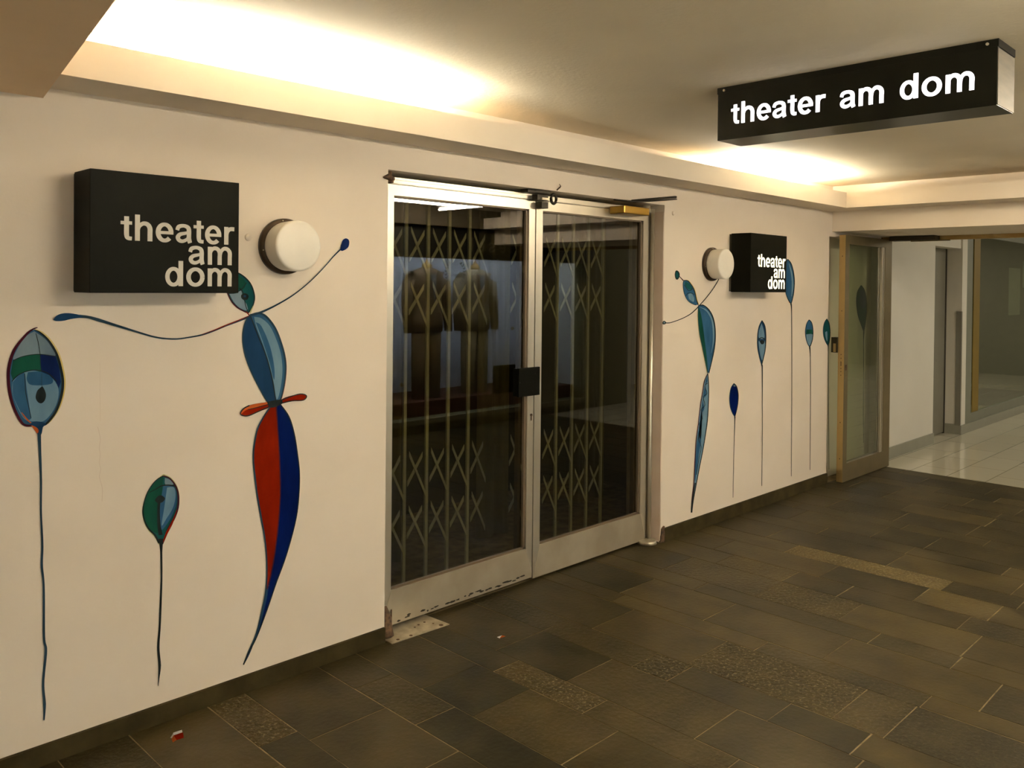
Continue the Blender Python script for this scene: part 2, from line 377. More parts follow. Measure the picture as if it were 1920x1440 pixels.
GL = {
 't': (.333, [cr([(.172, .655, .13), (.172, .4, .13), (.172, .16, .13), (.205, .07, .115), (.315, .052, .10)]), [(.012, .478, .092), (.318, .478, .092)]]),
 'h': (.611, [st(.134, 0, .72), cr([(.15, .28, .09), (.185, .40, .10), (.29, .483, .112), (.41, .462, .125), (.474, .36, .135), (.477, .2, .135), (.477, 0, .135)])]),
 'm': (.889, [st(.13, 0, .525, .13)] + [cr([(.14+o, .28, .08), (.17+o, .41, .10), (.255+o, .483, .112), (.36+o, .465, .12), (.428+o, .37, .13), (.43+o, .2, .13), (.43+o, 0, .13)]) for o in (0, .315)]),
 'r': (.389, [st(.134, 0, .525), cr([(.15, .26, .09), (.18, .39, .10), (.26, .465, .118), (.385, .468, .118)])]),
 'e': (.556, [arc(.28, .266, .185, .226, 3, 318, 34), [(.10, .262, .088), (.53, .262, .088)]]),
 'o': (.611, [arc(.305, .266, .207, .226, 0, 360, 36)]),
 'd': (.611, [st(.478, 0, .72), arc(.268, .266, .175, .226, 0, 360, 36, .125)]),
 'a': (.556, [cr([(.088, .352, .11), (.13, .45, .115), (.27, .487, .10), (.395, .445, .12), (.43, .36, .13), (.43, .15, .13), (.445, .06, .13), (.465, 0, .12)]),
              cr([(.43, .30, .09), (.32, .275, .09), (.17, .235, .11), (.105, .15, .125), (.15, .065, .115), (.255, .045, .10), (.38, .11, .09), (.43, .21, .09)])]),
 'i': (.278, [st(.139, 0, .525, .13), st(.139, .60, .72, .13)]),
 'l': (.278, [st(.139, 0, .72, .13)]),
 's': (.556, [cr([(.49, .38, .10), (.40, .475, .10), (.24, .485, .10), (.12, .41, .115), (.16, .31, .11), (.36, .24, .11), (.45, .15, .12), (.38, .06, .105), (.22, .045, .10), (.08, .14, .10)])]),
 'K': (.722, [st(.145, 0, .72, .145), [(.23, .30, .13), (.60, .70, .13)], [(.33, .44, .14), (.64, .0, .14)]]),
}
def ribbon2(pts):
    L_, R_ = [], []
    for i, (x, y, w_) in enumerate(pts):
        a = pts[max(i-1, 0)]; c_ = pts[min(i+1, len(pts)-1)]
        dx, dy = c_[0]-a[0], c_[1]-a[1]; l = math.hypot(dx, dy) or 1
        nx, ny = -dy/l*w_/2, dx/l*w_/2
        L_.append((x+nx, y+ny)); R_.append((x-nx, y-ny))
    return L_, R_
def text(mb, s, em, right, base, place, m, track=0.0, step=(0, 0, 0)):
    tot = sum(GL[c][0] if c != ' ' else .36 for c in s) + track*(len(s)-1); x = right/em - tot if right is not None else 0
    for c in s:
        if c == ' ': x += .36; continue
        adv, strokes = GL[c]
        for si, sk in enumerate(strokes):
            off = Vector(step)*si
            a, b_ = ribbon2(sk)
            for i in range(len(a)-1):
                q = [a[i], a[i+1], b_[i+1], b_[i]]
                mb.poly([Vector(place((x+u)*em, base+v*em))+off for u, v in q], m)
        x += adv+track
    return mb

# ------------------------------------------------------------------ wall signs
def wall_sign(x0, x1, zb, name_label, lit, lm):
    ZT = zb+.402
    t = thing('wall_sign', name_label, 'sign', (x0, 0, zb), 'black box signs on the mural wall')
    a = MB(); a.box(x0, x1, -.165, -.016, zb, ZT, bev=.002); a.build('sign_box', M['black'], t)
    a = MB(); a.box(x0+.004, x1-.004, -.016, 0, zb+.004, ZT-.004); a.build('back_plate', M['dark'], t)
    y = -.1656
    a = MB(); pl = lambda u, v: (u, y, v)
    for s_, bz in (('theater', .175), ('am', .101), ('dom', .024)):
        text(a, s_, .1215, x1-.018, zb+bz, pl, lm, -.004, (0, -.00015, 0))
    a.build('lettering', lm, t)
wall_sign(.972, 1.486, 1.563, 'large black box sign with unlit grey three line lettering, left of the glazed door', False, M['letter'])
wall_sign(5.187, 5.697, 1.572, 'black wall box sign with glowing cream three line lettering, right of the glazed door', True, M['letter_on2'])

# hanging sign
t = thing('hanging_sign', 'long black sign hanging from the ceiling with glowing white lettering', 'sign', (3.28, -1.67, 2.444))
HX0, HX1, HY0, HY1, HZ0 = 3.155, 3.345, -1.136, -2.198, 2.222
a = MB(); a.box(HX0, HX1, HY1, HY0, HZ0, 2.418, bev=.0015); a.build('sign_box', M['blackgl'], t)
a = MB(); a.box(HX0+.003, HX1+.002, HY1-.0025, HY1-.0003, HZ0+.002, 2.414); a.build('end_cap', M['signside'], t)['label'] = 'brushed metal end cap'
a = MB(); a.box(HX0-.003, HX1+.003, HY1-.004, HY0+.003, 2.418, 2.4438); a.build('mounting_rail', M['black'], t)
a = MB(); a.box(HX0-.0022, HX0-.0002, HY1, HY0, HZ0, 2.418); a.build('face_panel', M['black'], t)
for s_, yr in (('theater', -1.607), ('am', -1.836), ('dom', -2.139)):
    a = MB(); text(a, s_, .1235, -yr, 2.283, lambda u, v: (HX0-.003, -u, v), M['letter_on'], -.004, (-.00015, 0, 0))
    a.build('lettering', M['letter_on'], t)
for yy in (HY0-.03, HY1+.03):
    a = MB(); a.tube([(HX0-.003, yy, 2.43), (HX0-.008, yy, 2.43)], .005, n=10); a.build('screw', M['steel'], t)

# ------------------------------------------------------------------ wall lamps
def wall_lamp(cx, cz, label):
    t = thing('wall_lamp', label, 'lamp', (cx, 0, cz), 'round opal wall lamps')
    a = MB(); a.lathe_y(cx, cz, [(0, 0), (0, .112), (-.016, .112), (-.022, .106), (-.022, 0)]); a.build('base_plate', M['lampbase'], t)
    a = MB(); a.lathe_y(cx, cz, [(-.022, .094), (-.024, .0965), (-.03, .098), (-.108, .1005), (-.113, .0995), (-.1165, .0965), (-.1185, .091), (-.1205, .07), (-.122, .04), (-.1225, 0)]); a.build('lamp_glass', M['opal'], t)
    for k in (100, 190, 300):
        a_ = math.radians(k); s_ = MB(); px, pz = cx+.104*math.cos(a_), cz+.104*math.sin(a_)
        s_.tube([(px, -.020, pz), (px, -.026, pz)], .0025, n=8); s_.build('screw', M['steel'], t)
wall_lamp(1.764, 1.748, 'round opal glass wall lamp on dark disc, unlit, near the large left sign')
wall_lamp(4.958, 1.757, 'round opal glass wall lamp on dark disc beside the glowing right sign')

# ------------------------------------------------------------------ murals
def smooth(pts, n=6): return cr(pts, n)
class Mural:
    def __init__(s, y=0.0): s.y = y; s.k = 1; s.mb = None
    def start(s): s.mb = MB(); return s
    def P(s, u, v): p = onY(u, v, s.y); return (p.x, s.y-.0005-.0001*s.k, p.z)
    def fill(s, pts, m, n=6, closed=True):
        q = smooth(list(pts)+[pts[0]], n)[:-1] if n else pts
        f = s.mb.poly([s.P(*p) for p in q], m); s.k += 1
        bmesh.ops.triangulate(s.mb.bm, faces=[f])
        return s
    def shape(s, pts, m):                    # already smoothed outline
        f = s.mb.poly([s.P(*p) for p in pts], m); s.k += 1
        bmesh.ops.triangulate(s.mb.bm, faces=[f]); return s
    def line(s, pts, w, m, n=6, taper=None):
        q = smooth(pts, n) if n else pts; N_ = len(q); ws = []
        for i in range(N_):
            f = i/(N_-1)
            if isinstance(w, (list, tuple)):
                g_ = f*(len(w)-1); j = min(int(g_), len(w)-2); ws.append(w[j]+(w[j+1]-w[j])*(g_-j))
            else: ws.append(w)
        a, b_ = ribbon2([(x, y, ww) for (x, y), ww in zip(q, ws)])
        for i in range(N_-1): s.mb.poly([s.P(*p) for p in (a[i], a[i+1], b_[i+1], b_[i])], m)
        s.k += 1; return s
    def end(s, name, parent): o = s.mb.build(name, None, parent); s.mb = None; return o
def painting(name, label, cat, u, v, group=None, y=0.0):
    p = onY(u, v, y); return thing(name, label, cat, (p.x, y, p.z), group)

def leafpts(L_, R_, n=6):
    """left side top->bottom and right side top->bottom: closed smooth outline"""
    a = smooth(L_, n); b_ = smooth(R_, n); return a + b_[::-1][1:-1]

# large left balloon
t = painting('painted_balloon', 'large painted blue balloon with green band and yellow right edge, far left of the wall', 'mural', 75, 1350, 'painted balloons')
m = Mural().start()
Lb = [(64, 618), (48, 628), (27, 655), (17, 685), (15.5, 712), (19, 742), (28, 770), (43, 795), (60, 792+6)]
Rb = [(64, 618), (76, 624), (92, 640), (106, 664), (114, 692), (117.5, 718), (114, 745), (104, 772), (88, 793), (78, 798)]
m.shape(leafpts([(66, 617)]+[(u-1.5, v) for u, v in Lb[1:]], [(66, 617)]+[(u+5.5, v-1) for u, v in Rb[1:]]), K['yellow'])
m.shape(leafpts(Lb, Rb), K['mid'])
m.fill([(64, 621), (47, 632), (32, 655), (25, 674), (48, 668), (72, 665), (103, 668), (97, 652), (84, 635)], K['grey'], 4)
m.shape([(24, 676)]+smooth([(24, 676), (48, 667), (75, 664.5)], 4)+[(77, 698)]+smooth([(77, 698), (60, 694), (40, 700), (24, 713)], 4)+[(20, 700)], K['green'])
m.shape([(75, 664.5), (104, 668), (111, 690), (114, 716), (110, 728), (104, 715), (92, 703), (77, 697)], K['navy'])
m.fill([(24, 714), (42, 699), (62, 695), (85, 701), (102, 714), (110, 735), (103, 764), (84, 788), (66, 790), (46, 786), (31, 760), (23, 735)], K['light'], 5)
m.fill([(24, 716), (36, 703), (46, 700), (50, 730), (56, 770), (58, 785), (46, 784), (31, 758), (24, 738)], K['mid'], 4)
m.fill([(52, 698), (76, 697), (97, 708), (95, 720), (60, 722), (50, 712)], K['mid'], 4)
m.fill([(79, 724), (70, 732), (66.5, 745), (71, 754), (78, 756), (84, 750), (86, 740), (83, 730)], K['ink'], 4)
m.line([(67, 625), (72, 645), (75, 666)], 1.2, K['ink']); m.line([(75, 665), (77, 697)], .8, K['ink'], 0)
m.line([(46, 700), (48, 735), (54, 765), (58, 784)], 1.3, K['ink']); m.line([(78, 700), (78, 725)], .8, K['inkblue'], 0)
m.line([(24, 676), (40, 669), (60, 665), (78, 664.5), (104, 668)], 1.4, K['ink']); m.line([(22, 715), (34, 703), (52, 695.5), (70, 694), (90, 700), (106, 715)], 1.6, K['ink'])
m.line([(70, 614), (60, 618), (48, 628)]+Lb[2:], [1.5, 3.5, 5, 6, 6, 6, 5, 3.5], K['plum']); m.line(Rb, [1, 3.5, 4.5, 5, 5, 4.5, 3], K['ink'])
m.line([(40, 773), (50, 786), (58, 793)], [1, 3, 1.5], K['orange'])
m.end('balloon_body', t)
m.start().fill([(56, 795), (64, 790), (78, 791), (86, 795), (80, 801), (78, 812), (73, 818), (66, 808)], K['deep'], 3)
m.fill([(58, 797), (66, 800), (72, 806), (70, 813), (64, 806)], K['orange'], 3); m.end('balloon_knot', t)
m.start().line([(73, 812), (74.5, 847), (76.5, 900), (76.5, 960), (79, 1020), (78, 1060), (81.5, 1100), (82, 1193), (85.5, 1220), (80.5, 1280), (83, 1320), (82, 1350)], [7, 5, 4, 3.5, 4, 4.5, 4, 4.5, 5, 4.5, 5.5, 2.5], K['inkblue'], 8); m.end('string', t)

# small left balloon
t = painting('painted_balloon', 'small painted balloon, green left half, blue right half, between big balloon and figure', 'mural', 298, 1285, 'painted balloons')
m = Mural().start()
Lb = [(306, 892), (291, 902), (277, 922), (270, 942), (267.5, 960), (271, 977), (279, 992), (290, 1003), (298, 1018)]
Rb = [(306, 892), (318, 897), (329, 911), (334, 928), (333.5, 950), (327, 970), (317, 988), (311, 1003), (304, 1020)]
m.shape(leafpts([(306, 889)]+[(u-1, v+(3 if v > 970 else 0)) for u, v in Lb[1:]], [(306, 888.5)]+[(u+2, v-2) for u, v in Rb[1:-3]]+Rb[-3:]), K['lime'])
m.shape(leafpts(Lb, Rb), K['teal'])
m.shape([(306, 893), (302, 935), (297, 960), (296, 1000)]+[(285, 996), (275, 984), (269, 965), (269, 948), (277, 924), (290, 905)], K['green'])
m.fill([(306, 910), (325, 912), (331, 928), (329, 950), (318, 975), (301, 994), (299, 960), (302, 935)], K['mid'], 4)
m.fill([(313, 914), (326, 914), (329, 930), (324, 952), (312, 972), (303, 985), (308, 950)], K['light'], 4)
m.fill([(309, 896), (318, 899), (325, 908), (310, 909)], K['grey'], 3)
m.line([(280, 923), (292, 917), (302, 911), (314, 909.5), (328, 911)], [1, 2, 2.5, 2.5], K['ink'])
m.fill([(290, 938), (296, 930), (303, 929), (309, 934), (306, 940), (300, 943), (295, 943)], K['ink'], 4)
m.line([(298, 938), (297, 960), (298, 985), (301, 1003)], [5, 5, 6, 8], K['ink'])
m.line(Lb, [2, 2, 2, 2.5, 3, 4], K['ink']); m.line(Rb, [2.5, 3, 3.5, 4, 3], K['plum']); m.line([(332, 955), (322, 981), (313, 998), (307, 1012), (304, 1018)], [1, 3.5, 4, 3, 1], K['red'])
m.end('balloon_body', t)
m.start().line([(301.5, 1010), (302, 1035), (302.5, 1080), (301, 1127), (299, 1175), (296.5, 1213), (299, 1247), (297.5, 1270), (296, 1286)], [9, 4, 3.5, 4, 4, 4.5, 5, 2.5, .8], K['ink']); m.end('string', t)

# left figure
t = painting('painted_figure', 'painted figure with blue torso, red and blue skirt and outstretched arms, left of the door', 'mural', 456, 1246, 'painted figures')
m = Mural()
m.start()
Lh = [(440, 509), (428, 519), (422, 535), (426.5, 550), (434, 565), (444, 576), (456, 583), (465, 587)]
Rh = [(440, 509), (452, 515), (463, 524), (471, 535), (476, 550), (476.5, 563), (472, 577), (465, 587)]
m.shape(leafpts(Lh, Rh), K['teal'])
m.fill([(430, 551), (443, 550), (452, 545), (455, 560), (462, 570), (464, 582), (450, 578), (438, 566)], K['grey'], 3)
m.fill([(448, 517), (460, 528), (458, 540), (448, 544), (440, 530)], K['green'], 3)
m.line([(428, 550), (441, 549), (453, 542), (462, 530)], 1.5, K['ink']); m.line([(449, 540), (456, 550), (460, 572), (464, 583)], 1.6, K['ink'])
m.fill([(452, 553), (457, 550), (463, 551), (466, 556), (463, 562), (456, 562), (452, 558)], K['ink'], 4); m.fill([(456, 555), (459, 553), (461, 555), (459, 558)], K['deep'], 3)
m.line(Lh, 2.4, K['plum']); m.line(Rh, 2.4, K['ink']); m.line([(475, 573), (470, 584), (468, 589)], [1, 2.5, 1], K['lime'])
m.line([(461, 584), (467, 591)], [1.5, 2.5], K['red'], 0)
m.end('head', t)
m.start()
Lt = [(468, 591), (460, 603), (455, 625), (456, 650), (463, 678), (476, 708), (489, 733), (503, 757)]
Rt = [(468, 591), (484, 587), (499, 594), (515, 615), (526, 642), (533, 668), (535, 692), (532, 722), (525, 750), (517, 757)]
dv = [(469, 592), (483, 628), (494, 655), (503, 682), (511, 716), (517, 755)]
m.shape(leafpts([(467, 590)]+Lt[1:], [(468, 590)]+[(u+2.2, v) for u, v in Rt[1:]]), K['orange'])
m.shape(smooth(Lt)+smooth(dv)[::-1], K['deep']); m.shape(smooth(dv)+smooth(Rt)[::-1], K['mid'])
m.fill([(476, 594), (490, 597), (506, 612), (519, 640), (527, 668), (529, 700), (524, 735), (518, 748), (512, 715), (503, 678), (490, 638), (480, 612)], K['light'], 4)
m.fill([(479, 604), (490, 612), (506, 650), (514, 690), (513, 712), (505, 680), (492, 640)], K['mid'], 4)
m.line(dv, 2, K['ink']); m.line(Lt, 2.6, K['inkblue']); m.line(Rt, [2.5, 4, 4, 3.5, 3, 2.6], K['inkblue'])
m.end('torso', t)
m.start()
ol = [(508, 760), (494, 781), (482, 805), (476, 835), (474.5, 862), (477, 890), (482, 930), (489, 970), (496, 1010), (499.5, 1050), (499, 1093), (493, 1133), (480, 1187), (465, 1222), (456, 1246)]
orr = [(524, 757), (541, 781), (551, 813), (557, 850), (560.5, 882), (560.5, 915), (556.5, 960), (547, 1003), (533, 1050), (517, 1093), (500, 1143), (481, 1193), (466, 1223), (456, 1246)]
dvd = [(517, 758), (520, 800), (523, 850), (525, 913), (523, 960), (517, 1020), (509, 1070), (500, 1105)]
m.shape(smooth(dvd[:-1]+[(503, 1100), (497, 1130), (483, 1185), (466, 1222), (456, 1246)])+smooth([(516, 757)]+orr)[::-1], K['royal'])
m.shape(smooth([(499.5, 1060), (499, 1093), (493, 1133), (480, 1187), (465, 1222), (456, 1246)])+smooth([(505, 1075), (501, 1115), (488, 1170), (470, 1220), (457, 1246)])[::-1], K['deep'])
m.shape(smooth([(513, 758)]+ol[:11]+[(499, 1104)])+smooth(dvd)[::-1], K['red'])
m.line(dvd, 2.4, K['plum']); m.line(ol, [2.5, 3, 3, 3, 2.5, 2.5, 2], K['inkblue']); m.line(orr, [2.5, 2, 2, 2, 2, 2], K['ink'])
m.end('skirt', t)
m.start().fill([(519, 755), (534, 745), (562, 738.5), (574, 741), (568, 750), (546, 751.5), (526, 756)], K['red'], 4)
m.line([(522, 752), (540, 745), (562, 738.5), (574, 742), (568, 750), (546, 751.5), (524, 757)], 2, K['ink'], 4)
m.fill([(506, 753), (484, 756), (464, 761), (452, 772), (451, 778), (462, 779), (480, 773), (502, 765), (512, 757)], K['orange'], 4)
m.fill([(504, 758), (480, 764), (462, 768), (452, 777), (462, 779), (480, 773), (502, 765)], K['red'], 4)
m.line([(467, 760), (456, 766), (450, 775), (455, 779), (466, 779), (482, 772), (505, 762)], 2.2, K['ink'], 4); m.line([(464, 768), (484, 763), (506, 757)], 1.6, K['ink'])
m.fill([(500, 753), (525, 749), (528, 757), (512, 764), (503, 762)], K['ink'], 3); m.end('belt', t)
m.start().line([(468, 593), (446, 602), (424, 610), (400, 620), (377, 628), (350, 633), (330, 635.5), (306, 634.5), (286, 631), (262, 624), (236, 616), (210, 608), (183, 599.5), (165, 594.5), (148, 593)], [3.4, 3.4, 3.4, 3, 2.8, 2.6, 2.6, 3, 3, 3.4, 4, 5, 6, 5, 6], K['inkblue'])
m.line([(466, 592), (446, 600.5), (424, 609), (400, 619), (377, 627)], [1.4, 1.8, 1.6, .8], K['red'])
m.fill([(99, 600), (105, 592), (117, 587.5), (133, 587.5), (150, 591), (152, 595), (133, 598), (118, 601.5), (105, 602)], K['deep'], 5); m.end('arm', t)
m.start().line([(468, 591), (480, 588), (492, 584), (517, 572), (549, 553), (580, 528), (605, 503), (624, 481), (637, 468)], [4.4, 4, 4, 3, 2.2, 1.8, 1.6, 2, 2.6], K['inkblue'])
m.fill([(637, 469), (639, 458), (642, 450), (648, 447), (653.5, 451), (653, 461), (648, 467), (641, 470.5)], K['navy'], 5); m.end('arm', t)

# right figure
t = painting('painted_figure', 'slim painted blue figure with raised arms, just right of the glazed door', 'mural', 1297, 961, 'painted figures')
m = Mural()
m.start().fill([(1265, 515), (1266, 509), (1269, 507), (1273, 510), (1274.5, 516), (1272.5, 522), (1269, 524.5), (1266, 521)], K['ink'], 4)
m.fill([(1266.5, 515), (1267.5, 510), (1270, 509.5), (1272.5, 516), (1271, 521), (1268, 521)], K['teal'], 4)
m.line([(1273.5, 518), (1281, 526)], [1.2, 2], K['plum'], 0); m.end('topknot', t)
m.start()
Lh = [(1281.5, 526), (1280.5, 533), (1281.5, 545), (1285, 556), (1291, 565), (1299, 570), (1305, 572)]
Rh = [(1281.5, 526), (1289, 526.5), (1295, 533), (1300, 541), (1303, 550), (1305.5, 562), (1309, 572)]
m.shape(leafpts([(1282, 525)]+Lh[1:], [(1282, 525)]+[(u+1.6, v-1) for u, v in Rh[1:]]), K['yellow'])
m.shape(leafpts(Lh, Rh), K['mid']); m.fill([(1285, 528), (1292, 532), (1298, 541), (1291, 543), (1284, 534)], K['teal'], 3)
m.fill([(1290, 552), (1296, 550), (1301, 558), (1300, 566), (1292, 561)], K['light'], 3)
m.line([(1283, 534), (1291, 545), (1299, 541)], 1.2, K['ink']); m.line([(1285, 556), (1291, 549), (1302, 552)], 1, K['ink'])
m.line(Lh, 1.2, K['inkblue']); m.line(Rh, 1.7, K['ink']); m.end('head', t)
m.start()
Lt = [(1309, 573), (1308.5, 590), (1309.5, 610), (1312, 630), (1316, 648), (1320.5, 670), (1326.5, 700)]
Rt = [(1309, 573), (1317, 572), (1325, 577), (1332, 586), (1337, 598), (1340, 615), (1340.5, 635), (1338.5, 655), (1334.5, 675), (1328.5, 700)]
m.shape(leafpts([(1309, 573)]+[(u-1.6, v) for u, v in Lt[1:]], Rt), K['lime']); m.shape(leafpts(Lt, Rt), K['mid'])
m.shape(smooth(Lt)+smooth([(1309, 574), (1314, 590), (1318, 615), (1321, 640), (1324, 665), (1327, 698)])[::-1], K['green'])
m.line([(1312, 576), (1324, 582), (1333, 596), (1337, 615), (1337, 640), (1333, 662)], [.6, 2.5, 3, 3, 2, .6], K['light'])
m.line(Lt, 1.3, K['inkblue']); m.line(Rt, [1.4, 2.2, 2.4, 2.2, 1.6], K['ink']); m.end('torso', t)
m.start()
Ls = [(1326.5, 700), (1320, 715), (1317, 735), (1312, 765), (1308, 800), (1304.5, 830), (1302.5, 865), (1300.5, 905), (1297, 935), (1295.5, 961)]
Rs = [(1326.5, 700), (1328, 720), (1328, 745), (1326, 785), (1322, 815), (1317, 845), (1311, 875), (1303.5, 915), (1299, 940), (1296.5, 961)]
m.shape(leafpts(Ls, Rs), K['light'])
m.shape(smooth([(1325, 704), (1319, 735), (1310, 800), (1305, 840), (1302, 890), (1303, 905)])+smooth([(1306, 880), (1311, 845), (1314, 826), (1309, 815), (1314, 795), (1313, 780), (1320, 765), (1317, 750), (1324, 740), (1321, 725), (1326, 715)]), K['mid'])
m.line([(1326, 718), (1321, 724), (1325, 738), (1318, 744), (1321, 760), (1314, 768), (1316, 785), (1310, 795), (1313, 812), (1309, 822), (1314, 838), (1310, 860), (1305, 890)], 1.1, K['ink'], 3)
m.line(Ls, 1.4, K['plum']); m.line(Rs, 1.7, K['ink']); m.line([(1303, 905), (1298, 935), (1295.7, 961)], 2.2, K['ink']); m.end('skirt', t)
m.start().line([(1309, 575), (1304, 580), (1295, 588), (1283, 595), (1270, 600.5), (1256, 605), (1247, 605.5)], [2, 1.8, 1.6, 1.5, 1.5, 1.5, 2], K['ink'])
m.fill([(1241, 605), (1243, 602), (1246, 602), (1248.5, 605), (1246, 608), (1242, 608)], K['ink'], 4); m.fill([(1242.8, 604.6), (1245, 603.3), (1246.5, 605), (1244.5, 606.5)], K['grey'], 3); m.end('arm', t)
m.start().line([(1311, 572), (1322, 560), (1333, 546), (1341, 534), (1348, 521), (1352, 510)], 1.5, K['ink']); m.end('arm', t)

# right-hand balloons
def balloon(label, top, bot, Lb, Rb, base, string, sw=(2.2, 1.2, 1.0, 1.0), extra=None, y=0.0, edge=1.5, ink='inkblue'):
    t = painting('painted_balloon', label, 'mural', string[-1][0], string[-1][1], 'painted balloons', y)
    m = Mural(y).start(); Lb = [top]+Lb+[bot]; Rb = [top]+Rb+[bot]
    m.shape(leafpts(Lb, Rb), base)
    if extra: extra(m)
    m.line(Lb, edge, K[ink]); m.line(Rb, edge, K['ink']); m.end('balloon_body', t)
    m.start().line([bot]+string, list(sw), K['ink']); m.end('string', t)
def x1(m):
    m.fill([(1375, 722), (1378, 721.5), (1379.5, 724), (1376, 725)], K['grey'], 3)
balloon('tiny painted dark blue balloon, lowest of the balloons right of the door', (1376, 719), (1377.5, 781), [(1370.5, 728), (1367.8, 745), (1369, 762), (1373, 774)], [(1381, 725), (1384, 740), (1383, 758), (1380, 773)], K['royal'], [(1377.5, 790), (1376, 840), (1375, 890), (1374, 933)], extra=x1, sw=(3, 1.6, 1, 1, .8))
def x2(m):
    m.fill([(1428, 606), (1432, 620), (1433, 634), (1423, 634), (1423, 620)], K['light'], 3)
    m.fill([(1422, 640), (1434, 640), (1433, 660), (1429, 676), (1424, 660)], K['light'], 3); m.line([(1421, 637), (1428, 633), (1435, 637)], 1.6, K['ink'])
    m.fill([(1424, 640), (1428, 637.5), (1433, 640), (1431, 645), (1427, 645)], K['ink'], 4)
balloon('slender painted blue balloon with dark eye mark under the glowing sign', (1428.5, 601), (1428, 684), [(1423, 613), (1420.3, 632), (1420.5, 652), (1424, 670)], [(1434, 612), (1435.8, 632), (1434.5, 655), (1431, 672)], K['deep'], [(1429, 693), (1429, 760), (1429, 830), (1428, 911)], extra=x2, sw=(3, 2, 1.1, 1, .9), edge=1.7)
def x3(m):
    m.line([(1479, 494), (1484, 512), (1486, 535), (1484, 556)], [.8, 2.5, 3, .8], K['light']); m.line([(1477, 561), (1481, 568)], [.6, 2.2], K['orange'], 0)
balloon('tall painted blue balloon partly hidden behind the glowing sign', (1476.5, 486), (1483, 570), [(1471.5, 500), (1470.5, 522), (1472.5, 545), (1477, 560)], [(1483, 494), (1487.5, 510), (1489.3, 528), (1488, 548), (1485.5, 561)], K['mid'], [(1484, 590), (1484.5, 700), (1484, 800), (1483.5, 893)], extra=x3, sw=(3.2, 1.4, 1, 1, .9), edge=1.7)
def x4(m):
    m.fill([(1512, 618), (1523, 618), (1523.5, 627), (1511, 627)], K['green'], 0); m.fill([(1511.5, 627), (1523.5, 627), (1521, 641), (1517.5, 648), (1513, 640)], K['light'], 3)
balloon('painted balloon in blue, dark green and pale blue bands, second from the open door', (1517, 599.5), (1518, 651), [(1512.5, 607), (1510, 620), (1510.8, 633), (1514, 644)], [(1522, 606), (1524.2, 620), (1523.5, 634), (1521, 644)], K['mid'], [(1519, 670), (1519.5, 740), (1519, 810), (1518.5, 881)], extra=x4, sw=(3, 1.3, 1, 1, .9))
def x5(m):
    m.fill([(1547, 623), (1551, 622), (1551, 640), (1548, 632)], K['light'], 3)
balloon('painted teal balloon nearest to the open door leaf', (1550, 598), (1552.5, 648), [(1545.5, 606), (1543.5, 618), (1544.5, 631), (1548.5, 642)], [(1554, 605), (1556, 618), (1556, 630), (1554.5, 641)], K['teal'], [(1552.6, 660), (1553, 740), (1553.6, 810), (1554, 880)], extra=x5, sw=(2.4, 1, .9, .9, .8))
def x6(m): m.fill([(1613, 545), (1622, 545), (1622, 575), (1613, 575)], K['deep'], 3)
balloon('painted dark teal balloon seen through the glass of the open door', (1614.5, 535), (1619.5, 622), [(1607.5, 548), (1605.8, 568), (1608.5, 590), (1614, 607)], [(1621, 545), (1624.5, 565), (1624.5, 585), (1622.5, 604)], K['teal'], [(1619, 640), (1619, 700), (1618.5, 770), (1619, 830)], extra=x6, y=.10, sw=(3, 1.2, 1, 1, .8))

# cracks, spots and covers on the wall
m = Mural(); m.k = 0
m.start().line([(183, 800), (186, 812), (188, 825), (186, 840), (188, 852), (186, 868), (189, 880), (186, 893), (190, 908), (192, 920), (191, 940)], .9, M['reveal'], 2)
m.line([(187, 680), (188, 790)], .5, M['reveal'], 0)
m.end('crack', wl)
a = MB(); a.lathe_y(1.609, 1.778, [(0, 0), (0, .014), (-.004, .013), (-.005, 0)], n=24); tag(a.build('junction_cover', M['wall']), 'small round painted cover between the left sign and the lamp', 'cover')
a = MB(); a.lathe_y(4.506, 2.068, [(0, 0), (0, .014), (-.004, .012), (-.005, 0)], n=20)
o = a.build('wall_tag', M['wall']); tag(o, 'small pale oval fitting on the wall above right of the door', 'fitting'); o.scale = (1, 1, 1)

